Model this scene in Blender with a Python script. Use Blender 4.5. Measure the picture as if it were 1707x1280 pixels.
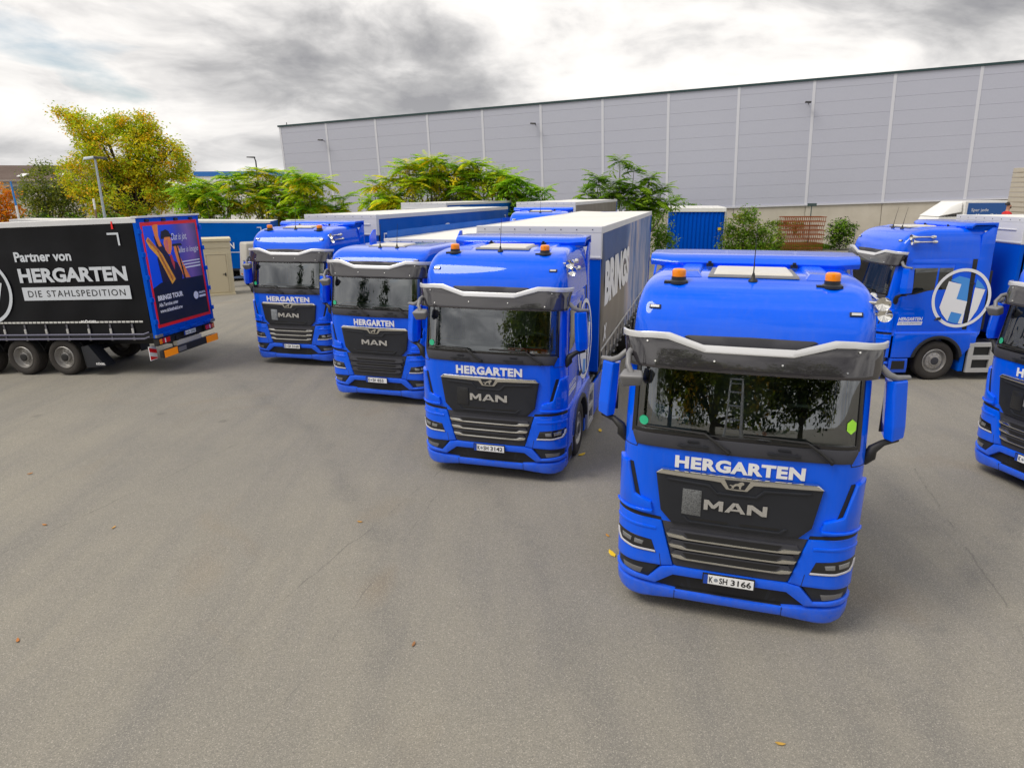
import bpy, bmesh, math, random
from mathutils import Vector, Matrix

S = bpy.context.scene
COL = S.collection
for o in list(bpy.data.objects):
    bpy.data.objects.remove(o)
rad = math.radians

# ------------------------------------------------------------------ camera
cam_d = bpy.data.cameras.new("camera")
cam_d.sensor_fit = 'HORIZONTAL'
cam_d.sensor_width = 36.0
cam_d.lens = 36.0 * 1121.5 / 1707.0
cam_d.clip_start = 0.05
cam_d.clip_end = 2000.0
cam = bpy.data.objects.new("camera", cam_d)
COL.objects.link(cam)
PITCH, ROLL, CAM_Z = rad(15.764), rad(-0.368), 4.632
fwd = Vector((0, math.cos(PITCH), -math.sin(PITCH)))
up0 = Vector((0, math.sin(PITCH), math.cos(PITCH)))
rt0 = Vector((1, 0, 0))
rt = rt0 * math.cos(ROLL) + up0 * math.sin(ROLL)
up = up0 * math.cos(ROLL) - rt0 * math.sin(ROLL)
mw = Matrix((rt, up, -fwd)).transposed().to_4x4()
mw.translation = (0, 0, CAM_Z)
cam.matrix_world = mw
S.camera = cam
S.render.resolution_x, S.render.resolution_y = 1024, 767

# ------------------------------------------------------------------ colour, exposure, renderer
S.view_settings.view_transform = 'Standard'
S.view_settings.look = 'None'
S.view_settings.gamma = 1.0
S.view_settings.exposure = 0.58
S.view_settings.use_curve_mapping = False
S.render.engine = 'CYCLES'
S.cycles.use_denoising = True
S.cycles.max_bounces = 8
S.cycles.transparent_max_bounces = 12
S.cycles.caustics_reflective = False
S.cycles.caustics_refractive = False
S.cycles.sample_clamp_indirect = 6.0

# ------------------------------------------------------------------ sun and sky
SUN_EL, SUN_AZ = rad(52), rad(248)          # azimuth from +Y towards +X
sun_dir = Vector((math.sin(SUN_AZ) * math.cos(SUN_EL), math.cos(SUN_AZ) * math.cos(SUN_EL), math.sin(SUN_EL)))
sun_d = bpy.data.lights.new("sun", 'SUN')
sun_d.energy = 1.5
sun_d.angle = rad(28)
sun_d.color = (1.0, 0.93, 0.83)
sun_d.specular_factor = 0.3
sun = bpy.data.objects.new("sun", sun_d)
sun.rotation_euler = (-sun_dir).to_track_quat('-Z', 'Y').to_euler()
sun.location = (20, 60, 60)
COL.objects.link(sun)

W = bpy.data.worlds.new("World")
S.world = W
W.use_nodes = True


class NT:
    """small helper to write node trees"""
    def __init__(self, nt):
        self.nt = nt
        self.n = nt.nodes
        self.l = nt.links

    def add(self, typ, ins=None, **props):
        nd = self.n.new(typ)
        for k, v in props.items():
            setattr(nd, k, v)
        for k, v in (ins or {}).items():
            sock = nd.inputs[k]
            if hasattr(v, 'is_output') or isinstance(v, bpy.types.NodeSocket):
                self.l.new(v, sock)
            else:
                sock.default_value = v
        return nd

    def math(self, op, a, b=0.0, clamp=False, c=0.0):
        nd = self.add('ShaderNodeMath', {0: a, 1: b, 2: c}, operation=op)
        nd.use_clamp = clamp
        return nd.outputs[0]

    def mix(self, f, a, b, blend='MIX'):
        nd = self.add('ShaderNodeMix', None, data_type='RGBA', blend_type=blend)
        for i, v in ((0, f), (6, a), (7, b)):
            if isinstance(v, bpy.types.NodeSocket):
                self.l.new(v, nd.inputs[i])
            else:
                if i and len(v) == 3:
                    v = (*v, 1.0)
                nd.inputs[i].default_value = v
        return nd.outputs[2]

    def ramp(self, fac, stops, interp='LINEAR'):
        nd = self.add('ShaderNodeValToRGB', {0: fac})
        cr = nd.color_ramp
        cr.interpolation = interp
        while len(cr.elements) < len(stops):
            cr.elements.new(0.5)
        for e, (p, c) in zip(cr.elements, stops):
            e.position = p
            e.color = (c, c, c, 1) if not hasattr(c, '__len__') else (*c[:3], 1)
        return nd.outputs[0]

    def noise(self, vec, scale, detail=4, rough=.55, dist=0.0, out=0):
        nd = self.add('ShaderNodeTexNoise', {'Vector': vec, 'Scale': scale, 'Detail': detail, 'Roughness': rough, 'Distortion': dist})
        return nd.outputs[out]


def build_world():
    nt = W.node_tree
    nt.nodes.clear()
    T = NT(nt)
    sky = T.add('ShaderNodeTexSky', sky_type='NISHITA')
    sky.sun_disc = False
    sky.sun_elevation = SUN_EL
    sky.sun_rotation = SUN_AZ
    sky.air_density = 1.2
    sky.dust_density = 1.5
    blue = T.add('ShaderNodeVectorMath', {0: sky.outputs[0]}, operation='SCALE')
    blue.inputs['Scale'].default_value = 0.085
    tc = T.add('ShaderNodeTexCoord')
    sep = T.add('ShaderNodeSeparateXYZ', {0: tc.outputs['Generated']})
    z = T.math('ADD', T.math('MAXIMUM', T.math('ABSOLUTE', sep.outputs[2]), 0.0), 0.30)
    cx = T.math('DIVIDE', sep.outputs[0], z)
    cy = T.math('DIVIDE', sep.outputs[1], z)
    p = T.add('ShaderNodeCombineXYZ', {0: cx, 1: cy, 2: 31.2}).outputs[0]
    warp = T.noise(p, .9, 3, .5, 0, 1)
    pw = T.add('ShaderNodeVectorMath', {0: warp, 1: (0.7, 0.7, 0.7), 2: p}, operation='MULTIPLY_ADD').outputs[0]
    cover = T.noise(pw, 1.7, 8, .55)
    body = T.noise(pw, .95, 7, .52)
    fine = T.noise(pw, 3.2, 7, .58)
    # thickness of the cloud: thin parts are bright, thick parts grey
    thick = T.math('ADD', T.math('MULTIPLY', body, .66), T.math('MULTIPLY', fine, .34))
    shade = T.ramp(thick, [(.42, (.80, .775, .745)), (.485, (.66, .64, .62)), (.53, (.49, .48, .475)), (.575, (.33, .326, .33)), (.64, (.19, .19, .205))])
    # silver lining towards the sun
    dt = T.add('ShaderNodeVectorMath', {0: tc.outputs['Generated'], 1: tuple(sun_dir)}, operation='DOT_PRODUCT').outputs['Value']
    glow = T.math('MULTIPLY', T.math('POWER', T.math('MAXIMUM', dt, 0.0), 6.0), .12)
    lit = T.mix(1.0, shade, T.add('ShaderNodeCombineXYZ', {0: T.math('ADD', 1.0, glow), 1: T.math('ADD', 1.0, glow), 2: T.math('ADD', 1.0, glow)}).outputs[0], 'MULTIPLY')
    mask = T.ramp(cover, [(.22, 0.0), (.34, 1.0)])
    col = T.mix(mask, blue.outputs[0], lit)
    # haze band at the horizon
    hz = T.ramp(T.math('ABSOLUTE', sep.outputs[2]), [(0.0, .6), (.08, .25), (.22, 0.0)])
    col = T.mix(hz, col, (.54, .535, .53))
    bg = T.add('ShaderNodeBackground', {0: col, 1: 1.0})
    out = T.add('ShaderNodeOutputWorld', {0: bg.outputs[0]})


build_world()

# ------------------------------------------------------------------ materials
MATS = {}


def mat(name, base=(.5, .5, .5), rough=.5, metal=0.0, coat=0.0, coat_rough=.03, spec=.5, tint=None, noise=None, bump=None, emit=None, alpha=None):
    """noise=(scale, amount, (dark multiplier rgb)) ; bump=(scale, strength)"""
    if name in MATS:
        return MATS[name]
    m = bpy.data.materials.new(name)
    m.use_nodes = True
    nt = m.node_tree
    nt.nodes.clear()
    T = NT(nt)
    b = T.add('ShaderNodeBsdfPrincipled', {'Roughness': rough, 'Metallic': metal, 'Coat Weight': coat, 'Coat Roughness': coat_rough, 'Specular IOR Level': spec})
    b.inputs['Base Color'].default_value = (*base, 1)
    if tint:
        b.inputs['Specular Tint'].default_value = (*tint, 1)
    tc = T.add('ShaderNodeTexCoord').outputs['Object']
    if noise:
        f = T.noise(tc, noise[0], 6, .6)
        f = T.ramp(f, [(.35, 0.0), (.7, 1.0)])
        f = T.math('MULTIPLY', f, noise[1])
        c = T.mix(f, base, tuple(x * y for x, y in zip(base, noise[2])))
        T.l.new(c, b.inputs['Base Color'])
        r = T.math('ADD', T.math('MULTIPLY', f, .25), rough)
        T.l.new(r, b.inputs['Roughness'])
    if bump:
        bp = T.add('ShaderNodeBump', {'Strength': bump[1], 'Distance': .01, 'Height': T.noise(tc, bump[0], 5, .6)})
        T.l.new(bp.outputs[0], b.inputs['Normal'])
    if emit:
        b.inputs['Emission Color'].default_value = (*emit[0], 1)
        b.inputs['Emission Strength'].default_value = emit[1]
    o = T.add('ShaderNodeOutputMaterial', {0: b.outputs[0]})
    MATS[name] = m
    return m




def blue_paint():
    """clear-coated blue with road dust low down and faint water streaks"""
    m = bpy.data.materials.new('blue_paint')
    m.use_nodes = True
    T = NT(m.node_tree)
    T.n.clear()
    tc = T.add('ShaderNodeTexCoord').outputs['Object']
    z = T.add('ShaderNodeSeparateXYZ', {0: tc}).outputs[2]
    n1 = T.noise(tc, 2.2, 6, .65)
    n2 = T.noise(tc, 14, 5, .7)
    mp = T.add('ShaderNodeMapping', {0: tc})
    mp.inputs['Scale'].default_value = (9, 9, .8)
    stk = T.noise(mp.outputs[0], 1.6, 5, .6)
    low_ = T.ramp(z, [(.10, .34), (.55, .12), (.95, .0)])
    dust = T.math('MULTIPLY', low_, T.ramp(n2, [(.35, .25), (.7, 1.0)]))
    film = T.math('MULTIPLY', T.ramp(stk, [(.50, 0.0), (.78, 1.0)]), .07)
    c = T.mix(T.math('MULTIPLY', T.ramp(n1, [(.35, 0.0), (.7, 1.0)]), .12), (.0, .112, .90), (.0, .095, .78))
    c = T.mix(T.math('ADD', dust, film, True), c, (.20, .20, .20))
    r = T.math('ADD', T.math('MULTIPLY', dust, 1.2), .18, True)
    b = T.add('ShaderNodeBsdfPrincipled', {'Base Color': c, 'Roughness': r, 'Specular IOR Level': .12, 'Coat Weight': .85, 'Coat Roughness': .008})
    b.inputs['Specular Tint'].default_value = (.10, .40, 1.0, 1)
    T.l.new(T.math('ADD', T.math('MULTIPLY', dust, .6), .006), b.inputs['Coat Roughness'])
    T.add('ShaderNodeOutputMaterial', {0: b.outputs[0]})
    return m


BLUE = blue_paint()
BLUED = mat('blue_plastic', (.0, .09, .62), .3, spec=.4, tint=(.1, .4, 1.0))
ANTH = mat('anthracite_plastic', (.014, .016, .022), .36, noise=(2.0, .5, (1.5, 1.5, 1.5)), bump=(240, .06))
DGREY = mat('dark_grey_plastic', (.040, .041, .052), .45, noise=(3.0, .5, (.6, .6, .6)))
BLACK = mat('black_rubber', (.012, .012, .013), .55)
BLACKG = mat('black_gloss', (.010, .010, .012), .10, coat=.6)
CHROME = mat('chrome', (.78, .77, .74), .09, metal=1.0)
SILVER = mat('satin_silver', (.74, .74, .75), .26, metal=.85)
SILVERP = mat('silver_paint', (.66, .67, .69), .28, metal=.25, coat=.5)
MIRG = mat('mirror_grey_plastic', (.20, .20, .21), .38, noise=(4, .4, (.7, .7, .7)))
WHITE = mat('white_paint', (.82, .82, .81), .38, noise=(2.0, .35, (.85, .84, .80)))
DECAL = mat('white_decal', (.84, .85, .87), .42)
LBLUE = mat('light_blue_decal', (.06, .30, .78), .35)
DBLUE = mat('dark_blue_decal', (.010, .060, .36), .35)
VISOR = mat('smoked_visor', (.030, .028, .033), .06, coat=1.0, coat_rough=.01, spec=.5)
AMBER = mat('amber_lens', (.95, .26, .005), .18, coat=.6)
LAMPW = mat('clear_lamp', (.75, .75, .75), .12, metal=.5, coat=.8)
LAMPD = mat('lamp_reflector', (.34, .35, .37), .16, metal=.7, coat=.8)
FOGL = mat('fog_lens', (.16, .16, .17), .15, metal=.3, coat=.8)
DRL = mat('running_light', (.60, .60, .66), .25, coat=.5)
TYRE = mat('tyre_rubber', (.026, .023, .021), .78, noise=(7, .6, (1.7, 1.6, 1.5)), bump=(60, .2))
RIM = mat('steel_rim', (.45, .44, .43), .38, metal=.6, noise=(9, .6, (.5, .48, .45)))
ALU = mat('aluminium', (.60, .60, .60), .40, metal=.6, noise=(4, .4, (.75, .75, .75)))
HATCH = mat('roof_hatch_plastic', (.66, .64, .60), .40, noise=(3, .5, (.85, .84, .8)))
RED = mat('red_lens', (.62, .012, .010), .2, coat=.5)
REDM = mat('red_decal', (.86, .012, .012), .4)
YEL = mat('yellow_decal', (.75, .55, .02), .45)
ORANGE = mat('orange_reflector', (1.0, .30, .005), .35, emit=((1.0, .28, .0), .10))  # passive plate, no lamp; a faint glow is added to its colour
GREENS = mat('green_sticker', (.02, .42, .22), .4)
LIMES = mat('lime_sticker', (.35, .75, .05), .4)
SEAT = mat('seat_fabric', (.07, .073, .08), .85)
DASH = mat('dashboard_plastic', (.20, .21, .195), .7, noise=(5, .4, (.7, .7, .7)))
CABIN = mat('cabin_lining', (.34, .33, .30), .85)
PAPER = mat('paper', (.78, .78, .76), .7)


def glass_mat():
    m = bpy.data.materials.new('windscreen_glass')
    m.use_nodes = True
    T = NT(m.node_tree)
    T.n.clear()
    tr = T.add('ShaderNodeBsdfTransparent', {0: (.76, .95, .87, 1)})
    gl = T.add('ShaderNodeBsdfGlossy', {0: (.92, .96, 1.0, 1), 'Roughness': .005})
    fr = T.add('ShaderNodeFresnel', {0: 2.6})
    mx = T.add('ShaderNodeMixShader', {0: fr.outputs[0], 1: tr.outputs[0], 2: gl.outputs[0]})
    T.add('ShaderNodeOutputMaterial', {0: mx.outputs[0]})
    return m


GLASS = glass_mat()
DGLASS = mat('dark_side_glass', (.010, .014, .015), .03, coat=1.0, coat_rough=.0, spec=.9)

# ------------------------------------------------------------------ mesh helpers


class MB:
    def __init__(self):
        self.v, self.f = [], []

    def add(self, vs, fs):
        b = len(self.v)
        self.v += [tuple(p) for p in vs]
        self.f += [tuple(i + b for i in f) for f in fs]
        return self

    def box(self, x0, x1, y0, y1, z0, z1, m=None):
        vs = [Vector((x, y, z)) for z in (z0, z1) for y in (y0, y1) for x in (x0, x1)]
        if m:
            vs = [m @ p for p in vs]
        return self.add(vs, [(0, 2, 3, 1), (4, 5, 7, 6), (0, 1, 5, 4), (2, 6, 7, 3), (0, 4, 6, 2), (1, 3, 7, 5)])

    def hexa(self, bot, top):
        n = len(bot)
        fs = [tuple(reversed(range(n))), tuple(range(n, 2 * n))]
        fs += [(i, (i + 1) % n, n + (i + 1) % n, n + i) for i in range(n)]
        return self.add(list(bot) + list(top), fs)

    def cyl(self, p0, p1, r0, r1=None, n=16, caps=True):
        r1 = r0 if r1 is None else r1
        p0, p1 = Vector(p0), Vector(p1)
        d = (p1 - p0).normalized()
        a = d.orthogonal().normalized()
        b = d.cross(a)
        vs = []
        for p, r in ((p0, r0), (p1, r1)):
            for i in range(n):
                t = 2 * math.pi * i / n
                vs.append(p + (a * math.cos(t) + b * math.sin(t)) * r)
        fs = [(i, (i + 1) % n, n + (i + 1) % n, n + i) for i in range(n)]
        if caps:
            fs += [tuple(reversed(range(n))), tuple(range(n, 2 * n))]
        return self.add(vs, fs)

    def tube(self, path, r, n=8, closed=False):
        pts = [Vector(p) for p in path]
        rs = r if hasattr(r, '__len__') else [r] * len(pts)
        vs, fs = [], []
        prev = None
        m = len(pts)
        for i, p in enumerate(pts):
            if closed:
                d = (pts[(i + 1) % m] - pts[i - 1]).normalized()
            else:
                d = (pts[min(i + 1, m - 1)] - pts[max(i - 1, 0)]).normalized()
            a = d.orthogonal().normalized() if prev is None else (prev - d * prev.dot(d)).normalized()
            prev = a
            b = d.cross(a)
            for k in range(n):
                t = 2 * math.pi * k / n
                vs.append(p + (a * math.cos(t) + b * math.sin(t)) * rs[i])
        rng = range(m if closed else m - 1)
        for i in rng:
            j = (i + 1) % m
            for k in range(n):
                fs.append((i * n + k, i * n + (k + 1) % n, j * n + (k + 1) % n, j * n + k))
        if not closed:
            fs += [tuple(reversed(range(n))), tuple((m - 1) * n + k for k in range(n))]
        return self.add(vs, fs)

    def lathe(self, prof, c=(0, 0, 0), axis='X', n=32, closed=False):
        """prof: (radius, height along axis)"""
        vs, fs = [], []
        for r, h in prof:
            for k in range(n):
                t = 2 * math.pi * k / n
                a, b = r * math.cos(t), r * math.sin(t)
                p = {'X': (h, a, b), 'Y': (a, h, b), 'Z': (a, b, h)}[axis]
                vs.append((p[0] + c[0], p[1] + c[1], p[2] + c[2]))
        for i in range(len(prof) - 1):
            for k in range(n):
                fs.append((i * n + k, i * n + (k + 1) % n, (i + 1) * n + (k + 1) % n, (i + 1) * n + k))
        if closed:
            fs += [tuple(range(n)), tuple((len(prof) - 1) * n + k for k in range(n))]
        return self.add(vs, fs)

    def grid(self, fn, us, vs_):
        nu = len(us)
        vs = [fn(u, v) for v in vs_ for u in us]
        fs = [(j * nu + i, j * nu + i + 1, (j + 1) * nu + i + 1, (j + 1) * nu + i) for j in range(len(vs_) - 1) for i in range(nu - 1)]
        return self.add(vs, fs)

    def mesh(self, name, bevel=0.0, seg=2, smooth=None, fix=True):
        me = bpy.data.meshes.new(name)
        me.from_pydata(self.v, [], self.f)
        if bevel or fix:
            bm = bmesh.new()
            bm.from_mesh(me)
            if fix:
                bmesh.ops.recalc_face_normals(bm, faces=bm.faces)
            if bevel:
                es = [e for e in bm.edges if len(e.link_faces) == 2 and e.calc_face_angle(0) > .5]
                bmesh.ops.bevel(bm, geom=es, offset=bevel, segments=seg, affect='EDGES', profile=.6, clamp_overlap=True)
            bm.to_mesh(me)
            bm.free()
        finish(me, smooth)
        return me


def finish(me, smooth=None):
    """smooth shading with sharp edges over the given angle (degrees)"""
    if smooth:
        me.shade_smooth()
        bm = bmesh.new()
        bm.from_mesh(me)
        lim = rad(smooth)
        for e in bm.edges:
            e.smooth = len(e.link_faces) == 2 and e.calc_face_angle(0) < lim
        bm.to_mesh(me)
        bm.free()
    me.update()


CACHE = {}


def link(name, me, m=None, parent=None):
    if m is not None and not me.materials:
        me.materials.append(m)
    o = bpy.data.objects.new(name, me)
    COL.objects.link(o)
    if parent:
        o.parent = parent
    return o


def part(key, name, fn, m, parent, **kw):
    """one part; alike parts share mesh data through the key. fn fills a MB or returns a mesh"""
    k = (key, m.name)
    if k not in CACHE:
        b = MB()
        r = fn(b)
        me = r if isinstance(r, bpy.types.Mesh) else b.mesh(name, **kw)
        me.materials.append(m)
        CACHE[k] = me
    return link(name, CACHE[k], None, parent)


def empty(name, loc=(0, 0, 0), rot=(0, 0, 0), parent=None):
    o = bpy.data.objects.new(name, None)
    o.empty_display_size = .2
    COL.objects.link(o)
    o.location = loc
    o.rotation_euler = rot
    if parent:
        o.parent = parent
    return o


def tag(o, label=None, cat=None, group=None, kind=None):
    for k, v in (('label', label), ('category', cat), ('group', group), ('kind', kind)):
        if v:
            o[k] = v
    return o


def interp(tab, z):
    if z <= tab[0][0]:
        return tab[0][1]
    for (a, ya), (b, yb) in zip(tab, tab[1:]):
        if z <= b:
            return ya + (yb - ya) * (z - a) / (b - a)
    return tab[-1][1]


def slab_bm(poly, thick, bev=0.0, cuts_a=(), cuts_b=(), seg=2):
    """flat slab in (a, depth, b) space: front at depth 0, back at +thick"""
    bm = bmesh.new()
    # orientation so that front normal is -depth
    area = sum(p[0] * q[1] - q[0] * p[1] for p, q in zip(poly, poly[1:] + poly[:1]))
    if area < 0:
        poly = poly[::-1]
    fr = [bm.verts.new((a, 0, b)) for a, b in poly]
    bk = [bm.verts.new((a, thick, b)) for a, b in poly]
    n = len(poly)
    bm.faces.new(fr)
    bm.faces.new(bk[::-1])
    for i in range(n):
        bm.faces.new((fr[(i + 1) % n], fr[i], bk[i], bk[(i + 1) % n]))
    bmesh.ops.recalc_face_normals(bm, faces=bm.faces)
    if bev:
        es = [e for e in bm.edges if all(abs(v.co.y) < 1e-6 for v in e.verts)]
        bmesh.ops.bevel(bm, geom=es, offset=bev, segments=seg, affect='EDGES', profile=.5, clamp_overlap=True)
    for cuts, no in ((cuts_a, (1, 0, 0)), (cuts_b, (0, 0, 1))):
        for c in cuts:
            co = (c, 0, 0) if no[0] else (0, 0, c)
            bmesh.ops.bisect_plane(bm, geom=bm.verts[:] + bm.edges[:] + bm.faces[:], plane_co=co, plane_no=no, dist=1e-5)
    return bm


def bm_mesh(bm, name, smooth=35):
    me = bpy.data.meshes.new(name)
    bmesh.ops.triangulate(bm, faces=[f for f in bm.faces if len(f.verts) > 4])
    bm.to_mesh(me)
    bm.free()
    finish(me, smooth)
    return me


# ------------------------------------------------------------------ lettering
FONT = {}


def text_polys(s, bold=0.0, shear=0.0, space=1.0):
    key = (s, bold, shear, space)
    if key in FONT:
        return FONT[key]
    cu = bpy.data.curves.new('lettering', 'FONT')
    cu.body = s
    cu.offset = bold
    cu.shear = shear
    cu.space_character = space
    cu.resolution_u = 3
    ob = bpy.data.objects.new('lettering', cu)
    COL.objects.link(ob)
    dg = bpy.context.evaluated_depsgraph_get()
    me = bpy.data.meshes.new_from_object(ob.evaluated_get(dg))
    vs = [(v.co.x, v.co.y) for v in me.vertices]
    fs = [tuple(p.vertices) for p in me.polygons]
    bpy.data.objects.remove(ob)
    bpy.data.curves.remove(cu)
    bpy.data.meshes.remove(me)
    x0, x1 = min(v[0] for v in vs), max(v[0] for v in vs)
    y0, y1 = min(v[1] for v in vs), max(v[1] for v in vs)
    vs = [((x - x0) / (x1 - x0), (y - y0) / (y1 - y0)) for x, y in vs]
    FONT[key] = (vs, fs, (x1 - x0) / (y1 - y0))
    return FONT[key]


def text_mesh(b, s, a0, a1, z0, z1, fn, bold=0.0, shear=0.0, space=1.0):
    """lettering stretched over a0..a1, z0..z1; fn(a, z) -> point on the surface"""
    vs, fs, asp = text_polys(s, bold, shear, space)
    if a1 is None:
        a1 = a0 + asp * (z1 - z0)
    b.add([fn(a0 + (a1 - a0) * u, z0 + (z1 - z0) * v) for u, v in vs], fs)
    return a1


def poly_mesh(b, poly, fn):
    """a flat decal polygon, fan-triangulated through bmesh"""
    bm = bmesh.new()
    f = bm.faces.new([bm.verts.new((p[0], p[1], 0)) for p in poly])
    bmesh.ops.triangulate(bm, faces=[f])
    bm.verts.index_update()
    b.add([fn(v.co.x, v.co.y) for v in bm.verts], [tuple(v.index for v in f.verts) for f in bm.faces])
    bm.free()


def ring_mesh(b, c, r0, r1, fn, n=40, a0=0, a1=360):
    vs, fs = [], []
    for i in range(n + 1):
        t = rad(a0 + (a1 - a0) * i / n)
        for r in (r0, r1):
            vs.append(fn(c[0] + r * math.cos(t), c[1] + r * math.sin(t)))
    for i in range(n):
        fs.append((2 * i, 2 * i + 1, 2 * i + 3, 2 * i + 2))
    b.add(vs, fs)
# ================================================================== tractor unit
# local frame: x across (positive = right when looking at the front), y backwards from the front, z up
YC = [(.1, .05), (.2, .025), (.35, 0), (.6, -.01), (1.2, 0), (1.75, -.01), (2.05, -.02), (2.2, -.01), (2.9, .10), (3.2, .19), (3.35, .235),
      (3.5, .32), (3.58, .40), (3.65, .50), (3.70, .62), (3.74, .80), (3.765, 1.0)]
WID = [(.1, 1.20), (.3, 1.25), (1.2, 1.25), (1.25, 1.228), (1.9, 1.225), (2.1, 1.22), (2.9, 1.205), (3.2, 1.192), (3.4, 1.175), (3.5, 1.162),
       (3.58, 1.147), (3.65, 1.125), (3.70, 1.095), (3.74, 1.05), (3.765, .98)]


def fy(x, z):
    w = interp(WID, z)
    R = .30 - .15 * max(0.0, min(1.0, (z - 3.0) / .4))
    ax = min(abs(x), w)
    t = max(0.0, min(1.0, (ax - (w - R)) / R))
    return interp(YC, z) + .07 * (ax / 1.2) ** 2.4 + R * .9 * (1 - math.sqrt(max(0.0, 1 - t * t)))


def low(z):
    return z if z < 3.15 else 3.15 + (z - 3.15) * .57


def fpoint(x, z, off):
    """point on the cab front, off metres proud along the surface normal"""
    e = .004
    w = interp(WID, z) - e * 1.01
    x = max(-w, min(w, x))
    dx = (fy(x + e, z) - fy(x - e, z)) / (2 * e)
    dz = (fy(x, z + e) - fy(x, z - e)) / (2 * e)
    n = Vector((dx, -1, dz)).normalized()
    return Vector((x, fy(x, z), z)) + n * off


XC = [s * k for s in (-1, 1) for k in (.2, .4, .6, .75, .85, .9, .95, 1.0, 1.04, 1.08, 1.12, 1.15, 1.18, 1.205, 1.225, 1.24)] + [0]
ZC = [.2, .35, .5, .65, .8, 1.0, 1.2, 1.5, 1.75, 2.05, 2.2, 2.55, 2.9, 3.05, 3.2, 3.3]


def fpanel(key, name, poly, off, thick, m, parent, bev=.006, isect=True):
    def fn(b):
        xs = [p[0] for p in poly]
        zs = [p[1] for p in poly]
        bm = slab_bm(list(poly), thick, bev, [c for c in XC if min(xs) < c < max(xs)], [c for c in ZC if min(zs) < c < max(zs)])
        for v in bm.verts:
            v.co = fpoint(v.co.x, v.co.z, off - v.co.y)
        return bm_mesh(bm, name)
    return part(key, name, fn, m, parent)


def mir(p):
    return [(-a, b) for a, b in p][::-1]


def sym(p):
    """right half of an outline (from top centre down to bottom centre) -> full outline"""
    return p + [(-a, b) for a, b in p[::-1] if abs(a) > 1e-6]


def spoint(s, y, z, off):
    return Vector((s * (interp(WID, min(z, 3.2)) + off), y, z))


def spanel(key, name, poly, off, thick, m, parent, s=1, bev=.006):
    def fn(b):
        zs = [p[1] for p in poly]
        bm = slab_bm(list(poly), thick, bev, (), [c for c in ZC + [1.25, 1.9, 2.1, 2.4, 2.7] if min(zs) < c < max(zs)])
        for v in bm.verts:
            v.co = spoint(s, v.co.x, v.co.z, off - v.co.y)
        bmesh.ops.recalc_face_normals(bm, faces=bm.faces)
        return bm_mesh(bm, name)
    return part((key, s), name, fn, m, parent)


def fdecal(b, poly, off):
    bm = slab_bm(list(poly), .004, 0, [c for c in XC if min(p[0] for p in poly) < c < max(p[0] for p in poly)])
    bm.verts.index_update()
    b.add([fpoint(v.co.x, v.co.z, off - v.co.y) for v in bm.verts], [tuple(v.index for v in f.verts) for f in bm.faces])
    bm.free()


def thick_text(b, s, a0, a1, z0, z1, fn, depth, **kw):
    """raised lettering: face plus skirt"""
    vs, fs, asp = text_polys(s, **kw)
    edge = {}
    for f in fs:
        for i, j in zip(f, f[1:] + f[:1]):
            edge[(i, j)] = edge.get((i, j), 0) + 1
    n = len(vs)
    top = [fn(a0 + (a1 - a0) * u, z0 + (z1 - z0) * v, depth) for u, v in vs]
    bot = [fn(a0 + (a1 - a0) * u, z0 + (z1 - z0) * v, 0) for u, v in vs]
    fs2 = list(fs) + [(j, i, n + i, n + j) for (i, j) in edge if (j, i) not in edge]
    b.add(top + bot, fs2)


MAN_M = [[(0, 0), (.055, 0), (.055, .62), (.125, .25), (.185, .25), (.255, .62), (.255, 0), (.31, 0), (.31, 1), (.235, 1), (.155, .55), (.075, 1), (0, 1)]]
MAN_A = [[(.345, 0), (.405, 0), (.432, .2), (.432, .42), (.455, .42), (.505, .78), (.545, .42), (.432, .42), (.432, .2), (.57, .2), (.6, 0), (.66, 0), (.545, 1), (.46, 1)]]


def man_letters(b):
    def P(u, v):
        return (-.315 + .63 * u, 1.386 + .116 * v)
    M_ = [(0, 0), (.065, 0), (.065, .6), (.13, .2), (.18, .2), (.245, .6), (.245, 0), (.31, 0), (.31, 1), (.235, 1), (.155, .52), (.075, 1), (0, 1)]
    A1 = [(.335, 0), (.41, 0), (.44, .2), (.565, .2), (.595, 0), (.67, 0), (.545, 1), (.46, 1), (.445, .88), (.5025, .72), (.5325, .42), (.4725, .42), (.5025, .72), (.445, .88)]
    N_ = [(.69, 0), (.76, 0), (.76, .58), (.92, 0), (1, 0), (1, 1), (.93, 1), (.93, .42), (.77, 1), (.69, 1)]
    AL = [(.335, 0), (.41, 0), (.50, .74), (.5025, 1), (.46, 1)]
    AR = [(.67, 0), (.595, 0), (.505, .74), (.5025, 1), (.545, 1)]
    AB = [(.43, .2), (.575, .2), (.558, .38), (.447, .38)]
    for k, poly in enumerate((M_, AL, AR, AB, N_)):
        fdecal(b, [P(*q) for q in poly], .052 + .0004 * k)


LION = [(-.05, .0), (-.03, .0), (-.025, .018), (-.005, .03), (.012, .022), (.012, 0), (.03, 0), (.027, .012), (.034, .035), (.05, .045), (.05, .06), (.035, .072),
        (.018, .066), (.0, .05), (-.02, .046), (-.035, .03), (-.06, .034), (-.065, .028), (-.042, .018)]


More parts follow.
